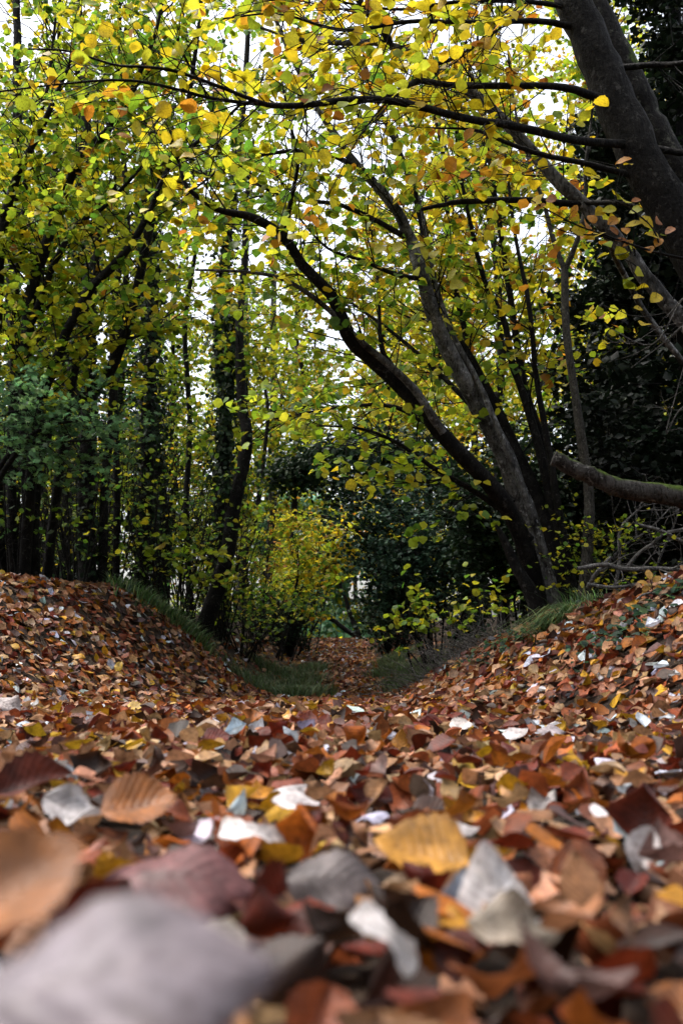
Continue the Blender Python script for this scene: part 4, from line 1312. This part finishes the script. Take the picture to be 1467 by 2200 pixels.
dead_branch('bundle of fine bare shoots fanning behind the stake', [(1290, 1240, 6.6, 6), (1330, 1180, 6.6, 5), (1390, 1140, 6.6, 4), (1440, 1090, 6.6, 3)], nside=12, l=.5)
dead_branch('tangle of thin grey shoots under the mossy limb', [(1400, 1250, 6.8, 6), (1420, 1190, 6.8, 5), (1450, 1120, 6.8, 4), (1460, 1080, 6.8, 3)], nside=12, l=.5)

# dead twig thicket beside the right verge
Tk = Tree('dead_twig_heap', 'heap of pale dead twigs at the foot of the dark shrub on the right', 'twig heap', at_ground(970, 8.2))
for k in range(300):
    px, d = rng.normal(985, 60), rng.normal(7.9, .35)
    x0 = (px - 733.5) / F * d
    p = np.array([x0, d, gz(x0, d)])
    dr = unit(np.array([rng.normal(0, 1), rng.normal(0, .6), abs(rng.normal(.3, .45))]))
    ln = rng.uniform(.15, .5)
    e = p + dr * ln
    m = (p + e) / 2 + rng.normal(0, .05, 3)
    Tk.tw.add(spline([p, m, e], 6), np.linspace(rng.uniform(.002, .0045), .001, 6), 4)
Tk.finish(T4R, 'canopy', 'dead', twig_name='dead_twigs')

# ================================================================== leaf litter
LP = [  # weight, name, colour
    (.19, 'russet brown', (.28, .085, .032)), (.25, 'tan brown', (.48, .30, .18)), (.14, 'dark red brown', (.15, .024, .010)), (.10, 'dark chocolate brown', (.05, .026, .018)),
    (.13, 'orange brown', (.42, .15, .02)), (.075, 'golden yellow', (.60, .38, .025)), (.05, 'silvery white', (.80, 1.05, 1.45)), (.075, 'purplish grey', (.17, .115, .12)),
    (.10, 'pale buff', (.60, .42, .26))]
LW = np.array([p[0] for p in LP])
LW = LW / LW.sum()
LC = np.array([p[2] for p in LP]) * np.array([.66, .56, .48])
FORMS = [('flat', dict(fold=.1, bend=.25, wob=.03)), ('cupped', dict(fold=.35, bend=.7, wob=.04)), ('arched', dict(fold=-.25, bend=-.9, wob=.04)),
         ('folded', dict(fold=.75, bend=.3, wob=.03)), ('curled', dict(fold=.3, bend=1.7, wob=.05, edge=.4)), ('twisted', dict(fold=.2, bend=.6, wob=.07, twist=1.2)),
         ('crumpled', dict(fold=.15, bend=-.5, wob=.11)), ('roof-shaped', dict(fold=-.6, bend=-.3, wob=.03))]
HI, MID, MI2 = [], [], []
for i, (nm, kw) in enumerate(FORMS):
    kd = ('ovate', 'round', 'ovate')[i % 3]
    HI.append(leaf_template(kd, 15, 7, seed=i, serr=.05, **kw))
    MID.append(leaf_template(kd, 5, 5, seed=i, **kw))
    MI2.append(leaf_template(kd, 5, 3, seed=i, **kw))
HI.append(leaf_template('tri', 13, 9, fold=-.35, bend=.35, wob=.03, seed=21, serr=.02))
HI.append(leaf_template('strip', 13, 5, fold=.25, bend=-.7, wob=.04, seed=22, serr=.08))
LOW = [leaf8('ovate', .2, .3), leaf8('round', -.35, -.5), leaf8('ovate', .6, .2), leaf8('round', .25, -.8), leaf8('ovate', -.3, .9)]
HIM = [make_mesh('fallen_leaf_blade', v, f, M['litter_obj'], luv=u) for v, f, u in HI]


def scatter(y0, y1, wa, wb, dens, wmax=9):
    n = int(dens * (y1 - y0) * (wa + wb))
    y = rng.uniform(y0, y1, n)
    half = wa + (wb - wa) * (y - y0) / (y1 - y0)
    keep = rng.uniform(0, 1, n) < half / max(wa, wb)
    y, half = y[keep], half[keep]
    x = rng.uniform(-1, 1, len(y)) * half
    return x, y


def litter_set(x, y, pile, tilt, sz):
    n = len(x)
    z = ground(x, y) + rng.uniform(0, 1, n) ** 1.5 * pile
    e = .05
    gn = np.stack([-(ground(x + e, y) - ground(x - e, y)) / (2 * e), -(ground(x, y + e) - ground(x, y - e)) / (2 * e), np.ones(n)], -1)
    nm = gn + rng.normal(0, tilt, (n, 3))
    ax = rng.normal(0, 1, (n, 3))
    cls = rng.choice(len(LP), n, p=LW)
    # silvery leaves are downy undersides lying face up
    col = np.clip(LC[cls] * np.exp(rng.normal(0, .22, (n, 1))) * np.exp(rng.normal(0, .07, (n, 3))), .004, .8)
    size = rng.uniform(*sz, n)
    return np.stack([x, y, z], -1), frames(nm, ax), size, col, cls


sets = []
xa, ya = scatter(.12, 2.6, .55, 1.7, 1700)
near = litter_set(xa, ya, .045, .5, (.03, .063))
xb, yb = scatter(2.6, 6.2, 1.7, 3.0, 1150)
mid = litter_set(xb, yb, .04, .42, (.038, .075))
xc, yc = scatter(6.2, 10.5, 3.2, 3.6, 800)
off_path = (yc > 9.2) & ((xc < -.3) | (xc > .5)) & (np.abs(xc) < 1.4) & (rng.random(len(xc)) < .75)
xc, yc = xc[~off_path], yc[~off_path]
fd = litter_set(xc, yc, .035, .45, (.045, .08))
xd, yd = scatter(10.5, 24, 1.4, 1.2, 520)
far = litter_set(xd, yd, .03, .45, (.05, .085))
# the path tread itself is trodden soil with fewer leaves
keep = ~((np.abs(far[0][:, 0] - .1) < .28) & (rng.random(len(xd)) < .3)) & ~((np.abs(far[0][:, 0] - .1) > .42) & (rng.random(len(xd)) < .8))
far = tuple(a[keep] for a in far)

# individually named fallen leaves: the ones that show largest
GRP = 'fallen leaves strewn over the path and banks'


def single_fallen(pos, rot, size, col, form, label, mesh=None, tone=1.0):
    o = bpy.data.objects.new('fallen_leaf', mesh or HIM[form])
    COL.objects.link(o)
    m = Matrix(np.asarray(rot).tolist()).to_4x4() @ Matrix.Scale(float(size), 4)
    m.translation = Vector(np.asarray(pos).tolist())
    o.matrix_world = m
    o.color = (*[float(c) * k for c, k in zip(col, (tone, tone * .93, tone * .9))], 1)
    return tag(o, label, 'leaf', GRP)


hero = []   # photo x, photo y, distance, length, form, colour, stalk-to-tip direction, normal, label
WHT, PUR, GREY = (.76, .78, .83), (.17, .075, .08), (.13, .115, .12)
hero = [
    (215, 2085, .235, .085, 2, (.25, .23, .27), (.9, .15, .25), (-.1, -.55, .85), 'blurred grey leaf standing up from the litter, almost touching the lens'),
    (40, 1915, .33, .048, 1, (.30, .12, .03), (.5, .2, .5), (0, -.6, .8), 'blurred orange brown leaf behind the big blurred grey leaf'),
    (400, 1880, .66, .105, 2, PUR, (1, .1, -.1), (.05, -.55, .85), 'large arched purple-brown leaf between the blurred grey leaf and a folded white leaf'),
    (720, 1885, .72, .075, 2, GREY, (1, .15, -.2), (0, -.75, .7), 'dark slate grey ribbed leaf tilted up beside the purple-brown leaf'),
    (1052, 1893, .66, .05, 8, (.85, .88, .93), (-.1, .3, 1), (-.1, -.9, .35), 'upright folded white leaf like a small tent'),
    (548, 1790, .92, .062, 9, (.85, .88, .92), (1, .2, -.35), (.15, -.6, .8), 'white leaf with a ragged lower edge above the purple-brown leaf'),
    (440, 2008, .52, .046, 9, (.78, .76, .68), (1, .1, 0), (0, -.55, .85), 'cream white leaf scrap lying below the purple-brown leaf'),
    (835, 2015, .52, .042, 9, (.85, .88, .92), (.75, -.2, -.6), (.35, -.7, .7), 'bent white leaf strip lying below the slate grey leaf'),
    (905, 1840, .80, .075, 1, (.50, .26, .04), (-1, .2, .3), (0, -.55, .85), 'amber yellow leaf with a lobed edge above the white tent leaf'),
    (970, 1785, 1.0, .055, 0, (.46, .46, .48), (1, .1, 0), (0, -.3, 1), 'pale grey ribbed leaf behind the amber yellow leaf'),
    (1385, 1828, .85, .042, 3, WHT, (-.2, 0, -1), (-.5, -.9, .3), 'small white leaf scrap hanging down under a dark red leaf'),
    (1385, 1750, 1.0, .07, 4, (.11, .022, .012), (.2, .2, 1), (-.4, -.8, .4), 'upright dark red curled leaf behind a small white leaf scrap'),
    (160, 1740, 1.0, .07, 5, (.52, .54, .58), (.7, 0, -.6), (.2, -.5, .9), 'twisted whitish leaf among dark red leaves'),
    (620, 1690, 1.35, .05, 7, WHT, (1, 0, .2), (-.2, -.5, .9), 'white folded leaf a little beyond the ragged white leaf'),
    (635, 1725, 1.15, .055, 0, WHT, (1, .1, -.1), (.1, -.4, .9), 'flat white leaf before the folded white leaf'),
    (1165, 1715, 1.25, .05, 6, (.68, .68, .68), (.4, .2, .4), (-.2, -.6, .8), 'crumpled white leaf on tan leaves'),
    (1185, 1565, 2.4, .075, 2, (.45, .43, .48), (1, .1, .1), (0, -.45, .9), 'silvery ribbed leaf on the foot of the right bank'),
    (1105, 1578, 2.3, .07, 0, (.6, .6, .63), (.9, .2, .35), (-.2, -.5, .9), 'slanting silvery leaf beside the silvery ribbed leaf'),
    (1430, 1642, 1.75, .075, 2, (.48, .46, .52), (1, .05, .05), (0, -.5, .9), 'silvery ribbed leaf lower on the right bank'),
    (990, 1562, 2.5, .06, 1, (.66, .66, .66), (1, .2, 0), (0, -.5, .9), 'white cupped leaf in the middle of the path'),
    (1110, 1482, 4.0, .085, 6, (.58, .42, .03), (1, .2, .2), (-.2, -.6, .8), 'bright yellow lobed leaf on the slope of the right bank'),
    (170, 1408, 5.8, .085, 2, (.50, .28, .02), (1, 0, -.25), (0, -.6, .8), 'bright amber leaf on the face of the left mound'),
    (255, 1433, 5.6, .075, 5, (.48, .34, .04), (-.4, 0, -1), (.1, -.8, .5), 'pale yellow upright leaf on the face of the left mound'),
    (290, 1522, 4.2, .075, 1, (.60, .42, .08), (1, .1, .1), (0, -.5, .9), 'pale yellow leaf at the foot of the left mound'),
    (20, 1515, 3.2, .11, 6, (.50, .48, .50), (.4, 0, -.5), (.1, -.6, .8), 'grey-white crumpled leaf at the foot of the left mound'),
    (860, 1600, 2.2, .07, 5, (.42, .2, .03), (.2, 0, 1), (0, -.9, .4), 'upright golden brown leaf in the middle of the path'),
    (300, 1735, .95, .07, 1, (.32, .12, .025), (1, .2, .2), (.1, -.6, .8), 'broad orange brown cupped leaf beside dark red leaves'),
    (70, 1690, 1.1, .085, 3, (.11, .024, .014), (.8, 0, .4), (0, -.6, .7), 'large dark red folded leaf on the left before the mound'),
    (1245, 1900, .70, .045, 0, (.38, .2, .1), (-.1, .5, 1), (.1, -.9, .4), 'tan upright leaf beside the white tent leaf'),
    (1105, 1985, .54, .05, 6, (.30, .27, .22), (1, 0, -.1), (0, -.6, .8), 'dull grey-buff crumpled leaf below the white tent leaf'),
]
for px, py, d, ln, form, c, ax, nm, lab in hero:
    p = P(px, py, d)
    r = frames(np.array([nm], float), np.array([ax], float))[0]
    single_fallen(p, r, ln, c, form, lab, tone=.8)

hp = np.array([P(h[0], h[1], h[2]) for h in hero])
hpx = np.array([(h[0], h[1], h[2], h[3] * F / h[2]) for h in hero])


def clear_of_heroes(st):
    """drop random leaves that would hide a named one"""
    px, py, dep = proj(st[0])
    bad = np.zeros(len(px), bool)
    for hx, hy, hd, hw in hpx:
        bad |= (np.hypot((px - hx), (py - hy) * 1.3) < hw * .5) & (dep < hd - .01) & (dep > hd * .45)
    # those settle flat on the soil instead of standing in front
    pos, rot = st[0].copy(), st[1].copy()
    n = int(bad.sum())
    pos[bad, 2] = ground(pos[bad, 0], pos[bad, 1]) + rng.uniform(0, .008, n)
    rot[bad] = frames(np.array([0, 0, 1.0]) + rng.normal(0, .08, (n, 3)), rng.normal(0, 1, (n, 3)))
    ok = np.linalg.norm(pos - CAM, axis=1) > .17
    return (pos[ok], rot[ok]) + tuple(a[ok] for a in st[2:])


near, mid = clear_of_heroes(near), clear_of_heroes(mid)
px, py, dep = proj(near[0])
vis = (px > -40) & (px < 1507) & (py < 2260) & (dep > .1) & (near[0][:, 2] > ground(near[0][:, 0], near[0][:, 1]) + .012)
score = np.where(vis, near[2] / np.maximum(dep, .1), 0)
order = np.argsort(-score)[:300 - len(hero)]
formn = rng.integers(0, len(FORMS), len(near[0]))
SHORT = [h[8].split(' leaf')[0] + ' leaf' for h in hero]
used = {}
for i in order:
    cn = LP[near[4][i]][1]
    fn = FORMS[formn[i]][0]
    dv = hp - near[0][i]
    k = int(np.argmin(np.linalg.norm(dv, axis=1)))
    rel = 'close beside' if np.linalg.norm(dv[k]) < .09 else 'a hand away from' if np.linalg.norm(dv[k]) < .2 else 'well away from'
    sz = 'large' if near[2][i] > .053 else 'small' if near[2][i] < .04 else 'middling'
    lab = f'{sz} {cn} {fn} leaf {rel} the {SHORT[k]}'
    single_fallen(near[0][i], near[1][i], near[2][i], near[3][i], int(formn[i]), lab)
msk = np.ones(len(near[0]), bool)
msk[order] = False
mesh_parts = []
tm = MID + MI2 + LOW
P_, R_, S_, C_, W_ = [], [], [], [], []
for st, lo in (((near[0][msk], near[1][msk], near[2][msk], near[3][msk]), 0), (tuple(a[mid[0][:, 1] < 4.4] for a in mid), 1), (tuple(a[mid[0][:, 1] >= 4.4] for a in mid), 2), (fd, 2), (far, 2)):
    P_.append(st[0])
    R_.append(st[1])
    S_.append(st[2])
    C_.append(st[3])
    m = len(st[0])
    W_.append(rng.integers(0, len(MID), m) + lo * len(MID) if lo < 2 else 2 * len(MID) + rng.integers(0, len(LOW), m))
lt = joined_leaves('leaf_litter', tm, np.vstack(P_), np.vstack(R_), np.concatenate(S_), np.vstack(C_), M['litter'], which=np.concatenate(W_), want_luv=True)
tag(lt, 'deep litter of brown, russet and yellow fallen leaves covering path and banks', 'leaf litter', kind='stuff')
print('tris', sum(len(m.polygons) for m in bpy.data.meshes))
